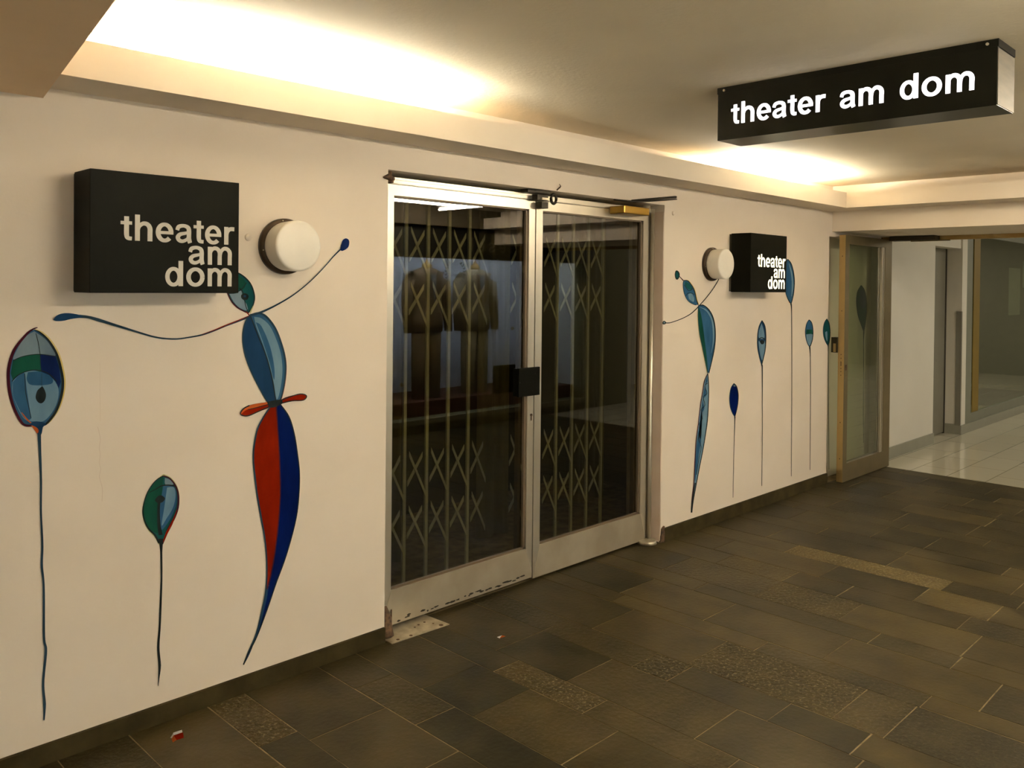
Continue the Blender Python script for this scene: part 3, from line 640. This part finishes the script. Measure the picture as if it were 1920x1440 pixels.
# ------------------------------------------------------------------ glazed double door (passage door)
YD = .08                                   # front plane of the leaves
t = thing('double_door', 'aluminium framed glazed double door with black plate, mid wall', 'door', ((DX0+DX1)/2, YD, 0))
f = MB()
f.box(DX0+.002, 2.345, YD+.004, YD+.05, 0.01, 2.092); f.box(4.352, 4.383, YD+.004, YD+.06, .004, 2.092); f.box(4.383, 4.404, YD-.012, YD+.06, .004, 2.092)
f.box(2.345, 4.352, YD+.004, YD+.05, 2.064, 2.092); f.build('door_frame', M['alu'], t)
f = MB(); f.box(DX0+.002, 3.30, YD-.006, YD+.004, 2.082, 2.093); f.box(DX0+.04, 4.30, YD-.004, YD+.004, 2.066, 2.081); f.build('transom_rail', M['alu'], t)
def leaf(name_label, x0, x1, zb, sl, sr, t_parent, beadside):
    zt, gb, gt = 2.060, .186, 2.010
    lf = MB()
    # mitred outer frame: stiles and top rail
    lf.prism([(x0, YD-.004, zb), (x0+sl, YD-.004, gb), (x0+sl, YD-.004, gt), (x0, YD-.004, zt)], (0, .04, 0))
    lf.prism([(x1, YD-.004, zb), (x1, YD-.004, zt), (x1-sr, YD-.004, gt), (x1-sr, YD-.004, gb)], (0, .04, 0))
    lf.prism([(x0, YD-.004, zt), (x0+sl, YD-.004, gt), (x1-sr, YD-.004, gt), (x1, YD-.004, zt)], (0, .04, 0))
    d = lf.build('door_leaf', M['alu'], t_parent); d['label'] = name_label
    r = MB(); r.prism([(x0+.001, YD-.005, zb), (x1-.001, YD-.005, zb), (x1-.001-.0, YD-.005, zb+.01), (x1-sr, YD-.005, gb), (x0+sl, YD-.005, gb), (x0+.001, YD-.005, zb+.01)], (0, .036, 0)); r.build('kick_rail', M['alu_dirty'], d)
    gl = MB(); gl.box(x0+sl-.005, x1-sr+.005, YD+.018, YD+.020, gb-.01, gt+.01); gl.build('glass_pane', M['glass'], d)
    bd = MB()
    bd.box(x0+sl, x1-sr, YD+.004, YD+.018, gb, gb+.010); bd.box(x0+sl, x1-sr, YD+.004, YD+.018, gt-.008, gt)
    bd.box(x1-sr-.016, x1-sr, YD+.004, YD+.018, gb, gt); bd.box(x0+sl, x0+sl+.004, YD+.004, YD+.018, gb, gt)
    bd.build('glazing_bead', M['alu_brown'], d)
    bi = MB(); bi.box(x1-sr-.040, x1-sr-.018, YD+.024, YD+.05, gb, gt); bi.build('inner_bead', M['alu_brown'], d)
    return d
d1 = leaf('left glazed leaf', 2.322, 3.318, .024, .050, .047, t, 1)
d2 = leaf('right glazed leaf', 3.326, 4.350, .014, .052, .052, t, 1)
# scuffs along the left kick rail
for k in range(26):
    x = 2.42+.86*(k/26)+random.uniform(-.015, .015); s_ = MB(); l = random.uniform(.008, .034); z = .034+random.uniform(0, .014)
    if k in (3, 8): continue
    if k == 0: sc_all = MB()
    n_ = 7; pts = [(x+l*math.cos(2*PI*q/n_)*random.uniform(.6, 1), YD-.0062, z+.005*math.sin(2*PI*q/n_)*random.uniform(.5, 1.2)) for q in range(n_)]
    sc_all.poly(pts)
    s_.bm.free()
sc_all.build('scuff_marks', M['dark'], d1)
# keyhole
a = MB(); a.tube([(3.300, YD-.004, .905), (3.300, YD-.009, .905)], .007, n=12); a.box(3.297, 3.303, YD-.008, YD-.005, .875, .905); a.build('keyhole', M['rust'], d1)
# black plate standing off from the centre stile
a = MB(); a.box(3.128, 3.286, .000, .014, 1.022, 1.171, bev=.002); hp = a.build('push_plate', M['blackplate'], t); hp['label'] = 'scratched black square plate'
a = MB(); a.box(3.25, 3.280, .014, YD-.004, 1.06, 1.13); a.box(3.129, 3.140, .014, .045, 1.025, 1.168); a.build('bracket', M['black'], hp)
# centre latch at the head of the door
a = MB()
pt = lambda u, v, y=.03: onY(u, v, y)
def pxbox(mb, u0, v0, u1, v1, y0, y1, m=None, bev=.001):
    p, q = pt(u0, v0, y0), pt(u1, v1, y0); mb.box(min(p.x, q.x), max(p.x, q.x), y0, y1, min(p.z, q.z), max(p.z, q.z), m, bev)
pxbox(a, 990, 355, 1005, 361.5, .02, .07); pxbox(a, 1004, 356, 1032, 364, .02, .07)
pxbox(a, 1008, 364, 1028, 377, .03, .07); pxbox(a, 1016, 378, 1028, 391, .03, .07)
la = a.build('top_latch', M['dark'], t)
a = MB(); c_ = pt(1038, 373, .03)
ring = [(c_.x+.021*math.cos(q), .03, c_.z+.026*math.sin(q)) for q in [2*PI*i/20 for i in range(21)]]; a.tube(ring, .008, n=8); a.build('latch_ring', M['dark'], la)
a = MB(); pxbox(a, 1017, 370, 1029, 376, .022, .03); a.build('latch_bolt', M['steel'], la)
a = MB(); p = pt(1044, 356, .0); a.tube([(p.x, 0.0, p.z-.002), (p.x+.012, -.012, p.z+.014), (p.x+.02, -.01, p.z+.02), (p.x+.012, -.008, p.z+.032)], [.004, .004, .003, .0015], n=6); a.build('wire_end', M['rust'], la)
# left top pivot
a = MB(); pxbox(a, 727, 320, 735, 329, .04, .078); pxbox(a, 727, 328, 739, 334.5, -.004, .078, bev=.003); pxbox(a, 727, 336, 739, 343, .0, .078, bev=.004)
p = pt(722, 333, 0); a.tube([(p.x-.012, -.004, p.z), (p.x+.012, -.006, p.z+.004), (p.x+.05, .01, p.z)], [.004, .014, .012], n=8)
a.build('top_pivot', M['rust'], t)
# gold closer on the right leaf with its arms
a = MB(); p, q = onY(1163, 385, -.005), onY(1210, 404, -.005)
a.box(p.x, q.x, -.035, .075, 2.030, 2.076, bev=.006); cl = a.build('door_closer', M['brass'], t); cl['label'] = 'brass coloured closer box'
a = MB(); p0, p1, p2 = onY(1152, 374.5, -.01), onY(1192, 378.5, -.03), onY(1268, 373.5, -.03)
a.tube([p0, p1, p2], [(.010, .005), (.011, .006), (.007, .004)], n=8)
p3, p4 = onY(1185, 376, -.02), onY(1267, 369.5, -.05); a.tube([p3, p4], [(.008, .005), (.010, .008)], n=8); a.build('closer_arm', M['dark'], cl)
a = MB(); p = onY(1219, 391, -.005); a.tube([(p.x, .03, p.z-.024), (p.x, .03, p.z+.02)], [.030, .030], n=20); a.build('pivot_cap', M['steel'], t)
# bottom pivots and steel floor plate
a = MB(); a.tube([(4.335, .050, .002), (4.335, .050, .022)], [.062, .055], n=24); a.box(4.335, 4.40, .03, .07, .002, .018); a.build('floor_pivot', M['steel'], t)
a = MB(); a.tube([(4.372, .062, .02), (4.372, .062, .5), (4.372, .062, 2.06)], .012, n=10); a.build('pivot_post', M['alu'], t)
a = MB(); a.tube([(2.315, .03, .006), (2.312, .035, .04), (2.322, .045, .085), (2.325, .06, .13)], [(.036, .03), (.034, .03), (.028, .02), (.010, .008)], n=9); rp = a.build('bottom_pivot', M['rust'], t); rp['label'] = 'rusty pivot shoe'
a = MB(); a.tube([(2.372, YD-.010, .03), (2.372, YD-.010, .10)], .003, n=6); a.build('pin', M['rust'], rp)
a = MB()
a.prism([(2.285, -.050, .001), (2.612, -.062, .001), (2.600, .115, .001), (2.285, .115, .001)], (0, 0, .004), M['steel'])
fp = a.build('floor_plate', M['steel']); tag(fp, 'pale worn steel plate on the slate at the left foot of the double door', 'floor plate')
for x, y, r in ((2.575, -.045, .011), (2.33, -.035, .008), (2.40, -.040, .008), (2.50, .030, .006), (2.54, .035, .006), (2.47, .020, .005), (2.56, -.005, .005)):
    a = MB(); a.tube([(x, y, .0045), (x, y, .0056)], r, n=12); a.build('screw_hole', M['rust'], fp)
# chips of dirt at right foot of the opening
a = MB(); a.prism([(DX1-.004, -.004, .0), (DX1+.032, -.012, .0), (DX1+.028, -.012, .10), (DX1+.004, -.008, .085)], (0, .012, 0)); tag(a.build('rusty_edge_strip', M['rust']), 'rusty broken corner strip at the right foot of the door opening', 'metal strip')

# ------------------------------------------------------------------ vestibule behind the glazed door: walls, curtains, lattice gate
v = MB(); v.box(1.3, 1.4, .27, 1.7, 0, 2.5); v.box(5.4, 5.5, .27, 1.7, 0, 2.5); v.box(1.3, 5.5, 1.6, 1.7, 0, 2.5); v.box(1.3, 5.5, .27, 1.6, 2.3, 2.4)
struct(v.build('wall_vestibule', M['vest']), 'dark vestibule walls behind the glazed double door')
def fold_curtain(x0, x1, y, label, mt):
    t_ = MB(); n_ = max(8, int((x1-x0)/.012)); top = 2.25; zz = [0.03, .8, 1.5, top]
    grid = []
    for i in range(n_+1):
        x = x0+(x1-x0)*i/n_; off = .022*math.sin(x*48)+.012*math.sin(x*117+1)
        grid.append([t_.bm.verts.new((x, y+off*(1-.25*z/top), z)) for z in zz])
    for i in range(n_):
        for k in range(3): f_ = t_.bm.faces.new((grid[i][k], grid[i+1][k], grid[i+1][k+1], grid[i][k+1])); f_.smooth = True
    bmesh.ops.solidify(t_.bm, geom=list(t_.bm.faces), thickness=.004)
    tag(t_.build('curtain', mt), label, 'curtain', 'curtains behind the glazed door')
fold_curtain(2.62+.15, 2.95, .75, 'narrow olive curtain hanging behind the left part of the left door pane', M['olive'])
fold_curtain(3.55, 3.80, .75, 'wide olive curtain hanging behind the right part of the left door pane', M['olive'])
fold_curtain(4.55, 4.95, .9, 'olive curtain hanging behind the right door pane', M['olive'])
t = thing('lattice_gate', 'grey folding lattice gate closed behind the glass of the double door', 'gate', (3.3, .3, 0))
GX = [2.4775+.1425*i for i in range(5)] + [3.755+.1425*i for i in range(4)]
BAYS = [(GX[i], GX[i+1]) for i in (0, 1, 2, 3)] + [(3.048, 3.185), (3.34, 3.477), (3.477, 3.615), (3.615, 3.752)] + [(GX[i], GX[i+1]) for i in (5, 6, 7)]
a = MB(); a.box(2.36, 4.36, .285, .325, 2.12, 2.15); a.build('top_track', M['gate'], t)
for x in GX:
    a = MB(); a.box(x-.009, x+.009, .297, .309, .02, 2.12); a.build('upright', M['gate'], t)
for x0, x1 in BAYS:
    for z1, z0 in ((1.892, 1.65), (1.619, 1.385), (.765, .525), (.492, .262)):
        a = MB(); h_ = .028
        a.prism([(x0+.020, .286, z1), (x0+.020, .286, z1-h_), (x1-.018, .286, z0), (x1-.018, .286, z0+h_)], (0, .004, 0))
        a.prism([(x0+.014, .291, z0+.062+h_), (x0+.014, .291, z0+.062), (x1-.034, .291, z1-.014-h_), (x1-.034, .291, z1-.014)], (0, .004, 0))
        a.build('lattice_cross', M['gate'], t)

# ------------------------------------------------------------------ open door leaf at the far opening
t = thing('open_door', 'open bronze framed glass door leaf folded back against the right end of the wall', 'door', (7.35, -.08, 0))
LX0, LX1, LY0, LY1 = 6.845, 7.826, -.098, -.046
a = MB(); a.box(LX0, LX0+.075, LY0, LY1, .006, 2.045); a.box(LX1-.15, LX1, LY0, LY1, .006, 2.045); a.box(LX0+.075, LX1-.15, LY0, LY1, .006, .155); a.box(LX0+.075, LX1-.15, LY0, LY1, 1.972, 2.045); a.build('leaf_frame', M['gold_dull'], t)
a = MB(); a.box(LX0-.002, LX0-.0003, LY0+.001, LY1-.001, .008, 2.043); le = a.build('lock_edge', M['gold'], t); le['label'] = 'gold coloured lock edge'
a = MB(); a.box(LX0+.07, LX1-.145, -.074, -.070, .15, 1.977); a.build('glass_pane', M['glass_green'], t)
a = MB(); a.box(LX1-.205, LX1-.185, LY0+.004, -.075, .155, 1.972, M['alu']); a.box(LX1-.185, LX1-.168, LY0+.012, -.075, .155, 1.972, M['dark']); a.box(LX1-.168, LX1-.150, LY0+.004, -.075, .155, 1.972, M['alu']); a.build('glazing_bead', M['alu'], t)
a = MB()
for z, h in ((1.87, .004), (1.42, .004), (1.06, .004), (1.03, .004), (.985, .018), (.945, .004), (.92, .004), (.89, .004), (.5, .004), (.2, .004)): a.box(LX0-.0032, LX0-.0021, -.077, -.070, z-h, z+h)
a.build('lock_hole', M['rust'], le)
a = MB(); a.box(LX0+.02, LX0+.05, LY0-.002, LY0, .93, .975); a.build('lock_cylinder', M['rust'], t)
# handle on the wall side of the leaf
a = MB(); a.box(LX0-.02, LX0+.06, LY1, LY1+.05, 1.075, 1.20); hd = a.build('handle', M['dark'], t)
a = MB(); a.box(LX0-.022, LX0-.0205, LY1+.010, LY1+.032, 1.08, 1.15); a.build('grip_insert', M['gold'], hd)
# frame head and closer of the far door
t = thing('door_frame_head', 'gold anodised frame bar across the top of the far opening', 'door frame', (XF, -1, 2.07))
a = MB(); a.box(XF-.03, XF+.03, YO+.04, -.01, 2.036, 2.0715); a.build('head_bar', M['gold'], t)
a = MB(); a.box(XF-.03, XF+.02, -.01, .005, 0.01, 2.0715); a.build('frame_post', M['gold_dull'], t)
a = MB(); a.box(XF-.16, XF-.034, -.50, -.12, 2.030, 2.0705, bev=.004); cc = a.build('door_closer', M['dark'], t)
a = MB(); a.box(XF-.15, XF-.135, -.62, -.30, 2.020, 2.029); a.build('closer_arm', M['gold_dull'], cc)

# ------------------------------------------------------------------ corridor beyond the far opening
c = MB(); c.box(XF, 9.33, .03, .5, 0, 2.8); c.box(9.33, 10.135, .20, .5, 0, 2.8); c.box(9.33, 10.135, .0305, .20, 2.06, 2.8); c.box(10.135, 10.30, .012, .5, 0, 2.8); c.box(10.30, 18, .012, .10, 2.30, 2.8)
struct(c.build('wall_far', M['farwall']), 'pale wall of the tiled corridor')
c = MB(); c.box(XF, 9.33, .016, .03, 0, .11); c.box(10.122, 10.135, .012, .2, 0, .11); c.box(10.122, 18, -.002, .012, 0, .10)
struct(c.build('baseboard_far', M['farbase']), 'grey skirting of the tiled corridor')
c = MB(); c.box(10.118, 10.136, .010, .062, .10, 1.365); c.box(10.118, 10.15, .008, .012, .10, 1.365); tag(c.build('corner_guard', M['greydoor']), 'grey metal corner guard beside the grey door in the tiled corridor', 'corner guard')
t = thing('service_door', 'plain grey door set back in the pale corridor wall', 'door', (9.73, .19, 0))
a = MB(); a.box(9.335, 10.10, .175, .198, .012, 2.055); a.build('door_panel', M['greydoor'], t)
a = MB(); a.box(10.10, 10.133, .17, .199, .0, 2.058); a.build('door_frame', M['dark'], t)
# glazed partition with ochre post
t = thing('glass_partition', 'grey framed glass partition with an ochre vertical strip in the tiled corridor', 'partition', (13, .02, .1))
a = MB(); a.box(10.30, 10.50, .014, .06, .10, 2.30); a.box(10.50, 18, .014, .06, .10, .20); a.box(10.50, 18, .014, .06, 2.22, 2.30); a.build('partition_frame', M['greyframe'], t)
a = MB(); a.box(10.50, 18, .034, .038, .20, 2.22); a.build('glass_pane', M['glass_green'], t)
a = MB(); a.box(10.60, 10.82, .028, .0335, .20, 2.22); a.build('ochre_strip', M['yellow'], t)
# dim room behind the partition
c = MB(); c.box(10.2, 10.3, .5, 8.0, 0, 2.6); c.box(10.2, 18, 3.4, 3.5, 0, 2.6); c.box(18, 18.1, -5, 8.5, 0, 2.8); c.box(10.2, 18, .06, 8, 2.6, 2.7)
struct(c.build('wall_room', M['room']), 'dim grey green room behind the glass partition')
for (u0, v0, u1, v1), lb in (((1891, 502, 1911, 590), 'long blurred grey sheet imitating a notice reflected in the glass partition'), ((1917, 490, 1935, 540), 'blurred grey sheet at the right picture edge imitating a reflected notice')):
    p, q = onY(u0, v0, .045), onY(u1, v1, .045); a = MB(); a.box(p.x, q.x, .039, .0405, q.z, p.z); tag(a.build('reflected_notice', M['notice']), lb, 'poster', 'sheets imitating notices reflected in the partition')  # sheet behind the pane stands in for a reflection of a notice
a = MB(); a.box(12.9, 15.2, .35, 1.2, .002, .012); tag(a.build('door_mat', M['mat']), 'dark mat on the floor behind the glass partition', 'mat')
# corridor ceiling, side wall
c = MB(); c.box(XF+.02, 18, -5.1, .1, 2.75, 2.85); struct(c.build('ceiling_far', M['white']), 'ceiling of the tiled corridor')
c = MB(); c.box(XF, 18, -5.2, -5.1, 0, 2.85); struct(c.build('wall_far_right', M['farwall']), 'pale right wall of the tiled corridor')

# ------------------------------------------------------------------ opposite side: shop front (seen mirrored in the door glass)
c = MB()
for x0, x1 in ((-3, -2.6), (.9, 1.2), (4.5, 4.9), (7.65, 7.97), (8.5, 9.4)): c.box(x0, x1, YO-.2, YO, .14, 1.90)
c.box(-3, 9.4, YO-.2, YO, 0, .14); c.box(-3, 9.4, YO-.2, YO, 1.90, 2.8); c.box(9.3, 9.4, -5.1, YO-.2, 0, 2.8)
struct(c.build('wall_opposite', M['stone']), 'wall opposite the murals with the shop windows')
c = MB(); c.box(3.5, 6.80, YO, YO+.14, 2.235, ZC); struct(c.build('trim_5', M['brownband']), 'brown bulkhead above the shop window')
t = thing('shop_fascia', 'black fascia with dull gold lettering above the shop window opposite', 'sign', (7, YO, 2.05))
a = MB(); a.box(4.6, 8.6, YO+.001, YO+.03, 1.905, 2.234); a.build('fascia_board', M['band'], t)
ux = 7.45
for ch in 'Kriesel':
    a = MB(); text(a, ch, .22, None, 1.98, lambda u, v: (ux-u, YO+.0306, v), M['shopletter'], 0, (0, .0001, 0)); a.build('letter', M['shopletter'], t)
    ux -= (GL[ch][0]+.22)*.22
for k, (x0, x1) in enumerate(((-2.6, .9), (1.2, 4.5), (4.9, 7.65), (7.97, 8.5))):  # first two openings are unseen, added to house the fill strips
    a = MB(); a.box(x0, x1, YO-.06, YO-.055, .14, 1.90); struct(a.build('window_%d' % (k+1), M['glass_shop']), 'shop window pane opposite the murals')
a = MB(); a.box(4.88, 8.5, YO+.001, YO+.05, .10, .155); tag(a.build('window_sill', M['stone']), 'olive stone sill below the shop window opposite', 'sill')
c = MB(); c.box(-3, 9.3, -4.95, -4.9, 0, 2.3); struct(c.build('wall_display', M['backdrop']), 'pale blue backdrop of the shop windows')
c = MB(); c.box(4.68, 4.72, -4.9, YO-.2, 0, 2.2); c.box(1.03, 1.07, -4.9, YO-.2, 0, 2.2); c.box(8.52, 8.56, -4.9, YO-.2, 0, 2.2); c.box(-3, 9.3, -4.9, YO-.2, 2.2, 2.3); struct(c.build('trim_6', M['white']), 'side cheeks and top of the shop windows')
c = MB(); c.box(4.75, 8.5, -4.88, YO-.21, .003, .30); tag(c.build('display_plinth', M['orange']), 'rust red covered plinth inside the shop window opposite', 'plinth')
def suit(x, y, z, jm, label):
    t = thing('suit_display', label, 'mannequin', (x, y, .30), 'suits in the shop window')
    a = MB()
    prof = [(.80, .215, .13), (.95, .225, .14), (1.05, .205, .13), (1.18, .195, .125), (1.32, .225, .135), (1.42, .235, .125), (1.49, .20, .10), (1.53, .10, .075)]
    a.tube([(x, y, z+h_) for h_, _, _ in prof], [(rx, ry) for _, rx, ry in prof], n=24)
    a.build('jacket', jm, t)
    for s_ in (-1, 1):
        a = MB(); a.tube([(x+s_*.20, y, z+1.46), (x+s_*.265, y, z+1.38), (x+s_*.295, y+.01, z+1.15), (x+s_*.30, y+.04, z+.80)], [.055, .072, .062, .048], n=14); a.build('sleeve', jm, t)
        a = MB(); a.tube([(x+s_*.09, y, z+.86), (x+s_*.105, y, z+.45), (x+s_*.11, y, z+.04)], [(.10, .105), (.085, .09), (.07, .085)], n=16); a.build('trouser_leg', jm, t)
        a = MB(); a.prism([(x+s_*.015, y+.137, z+1.08), (x+s_*.10, y+.132, z+1.36), (x+s_*.075, y+.105, z+1.50), (x+s_*.045, y+.115, z+1.44)], (0, .012, 0)); a.build('lapel', M['suit'], t)
    a = MB(); a.prism([(x-.04, y+.118, z+1.46), (x+.04, y+.118, z+1.46), (x, y+.145, z+1.14)], (0, .008, 0)); a.build('shirt', M['shirt'], t)
    a = MB(); a.tube([(x, y, z+1.52), (x, y, z+1.57), (x, y, z+1.585), (x, y, z+1.61), (x, y, z+1.64)], [.062, .06, .035, .016, .008], n=16); a.build('neck_cap', M['wood'], t)
suit(6.18, -4.28, .30-.04, M['suit'], 'dark brown suit on a headless stand, left one in the mirrored shop window')
suit(6.95, -4.30, .30-.04, M['suit2'], 'taupe suit on a headless stand, right one in the mirrored shop window')
# laurel emblem on the pane
ex, ez = 6.28, 1.74
em = thing('laurel_emblem', 'dark laurel wreath emblem on the shop pane above the suits', 'emblem', (ex, YO-.052, ez))
for s_ in (-1, 1):
    a = MB()
    for k in range(8):
        q = math.radians(-60+k*15); bx, bz = ex+s_*.14*math.cos(q), ez+.14*math.sin(q)
        for o_ in (-.5, .6):
            d_ = q+PI/2+o_; lx, lz = s_*math.cos(d_)*.036, math.sin(d_)*.036; nx, nz = -lz*.25, lx*.25
            a.poly([(bx, YO-.052, bz), (bx+lx*.5+nx, YO-.052, bz+lz*.5+nz), (bx+lx, YO-.052, bz+lz), (bx+lx*.5-nx, YO-.052, bz+lz*.5-nz)])
    a.build('laurel_branch', M['band'], em)
for k, (x, z) in enumerate(((7.5, 1.02), (7.56, 1.12), (7.52, .90), (7.3, 1.08), (6.75, .52), (5.62, .52))):
    a = MB(); a.tube([(x, -4.0, z-.022), (x, -4.0, z-.015), (x, -4.0, z), (x, -4.0, z+.015), (x, -4.0, z+.022)], [.004, .017, .024, .017, .004], n=12)
    tag(a.build('bauble', M['brass']), 'small gold bauble in the shop window opposite', 'bauble', 'gold baubles in the shop window')

# ------------------------------------------------------------------ litter
a = MB()
a.poly([(1.262, -.152, .002), (1.292, -.158, .003), (1.296, -.138, .016), (1.268, -.132, .014)], M['paper']); a.poly([(1.262, -.152, .002), (1.268, -.132, .014), (1.272, -.118, .003), (1.256, -.135, .001)], M['paper'])
a.poly([(1.258, -.163, .001), (1.290, -.168, .0015), (1.295, -.150, .013), (1.263, -.146, .012)], K['red']); a.poly([(1.250, -.170, .001), (1.262, -.172, .006), (1.263, -.146, .012), (1.254, -.150, .004)], K['orange'])
bmesh.ops.solidify(a.bm, geom=list(a.bm.faces), thickness=.0008)
tag(a.build('paper_scrap', None), 'crumpled red and white paper scrap on the slate under the small balloon', 'litter')
a = MB(); a.poly([(2.675, -.335, .001), (2.695, -.345, .006), (2.712, -.338, .001), (2.700, -.325, .005)], K['orange']); a.poly([(2.668, -.325, .006), (2.675, -.335, .001), (2.700, -.325, .005), (2.682, -.318, .001)], M['paper'])
bmesh.ops.solidify(a.bm, geom=list(a.bm.faces), thickness=.0008)
tag(a.build('paper_scrap', None), 'tiny pink paper scrap on the slate in front of the left door leaf', 'litter')

# ------------------------------------------------------------------ lamps
def tube_lamp(name, label, a0, a1, r, mt, grp, body=None):
    t = thing(name, label, 'light', tuple((Vector(a0)+Vector(a1))/2), grp)
    m_ = MB(); m_.tube([a0, a1], r, n=8); m_.build('lamp_tube', mt, t)
    if body:
        m_ = MB(); m_.box(*body); m_.build('lamp_body', M['white'], t)
tube_lamp('fluorescent_lamp', 'fluorescent tube hidden in the cove above the left sign', (1.12, -.13, 2.335), (2.35, -.13, 2.335), .013, M['tube'], 'cove tubes', (1.10, 2.37, -.15, -.11, 2.256, 2.30))
tube_lamp('fluorescent_lamp', 'fluorescent tube hidden in the cove above the glowing sign', (4.95, -.13, 2.335), (6.15, -.13, 2.335), .013, M['tube'], 'cove tubes', (4.93, 6.17, -.15, -.11, 2.256, 2.30))
for x0 in (-1.6, 1.6, 4.5):
    tube_lamp('ceiling_batten', 'fluorescent batten on the ceiling near the shop side of the passage', (x0, -3.05, 2.385), (x0+1.2, -3.05, 2.385), .013, M['batten'], 'ceiling battens', (x0-.02, x0+1.22, -3.08, -3.02, 2.405, 2.4435))
tube_lamp('ceiling_batten', 'fluorescent batten on the ceiling by the far end of the passage', (5.7, -2.5, 2.385), (5.7, -3.5, 2.385), .013, M['batten'], None, (5.67, 5.73, -3.5, -2.5, 2.405, 2.4435))
for x0 in (9.2, 12.5, 15.5):
    m_ = MB(); m_.box(x0, x0+1.2, -2.6, -2.3, 2.735, 2.749); tag(m_.build('ceiling_panel_light', M['farlamp']), 'flat ceiling light in the tiled corridor', 'light', 'corridor ceiling lights')
m_ = MB(); m_.box(5.0, 8.2, -4.15, -4.10, 2.18, 2.195); tag(m_.build('display_light', M['shoplamp']), 'strip light at the top of the shop window display with the suits', 'light')
for x0 in (-2.4, 1.4):  # unseen strips added to fill the passage with ambient light
    m_ = MB(); m_.box(x0, x0+2.9, -4.20, -4.12, 2.18, 2.195); tag(m_.build('display_light', M['filllamp']), 'unseen fill strip added inside a shop window beside the photographer', 'light', 'added fill strips')
m_ = MB(); m_.box(12.5, 13.3, 1.6, 2.0, 2.58, 2.595); tag(m_.build('room_ceiling_light', M['farlamp']), 'flat ceiling light in the dim room behind the partition', 'light')
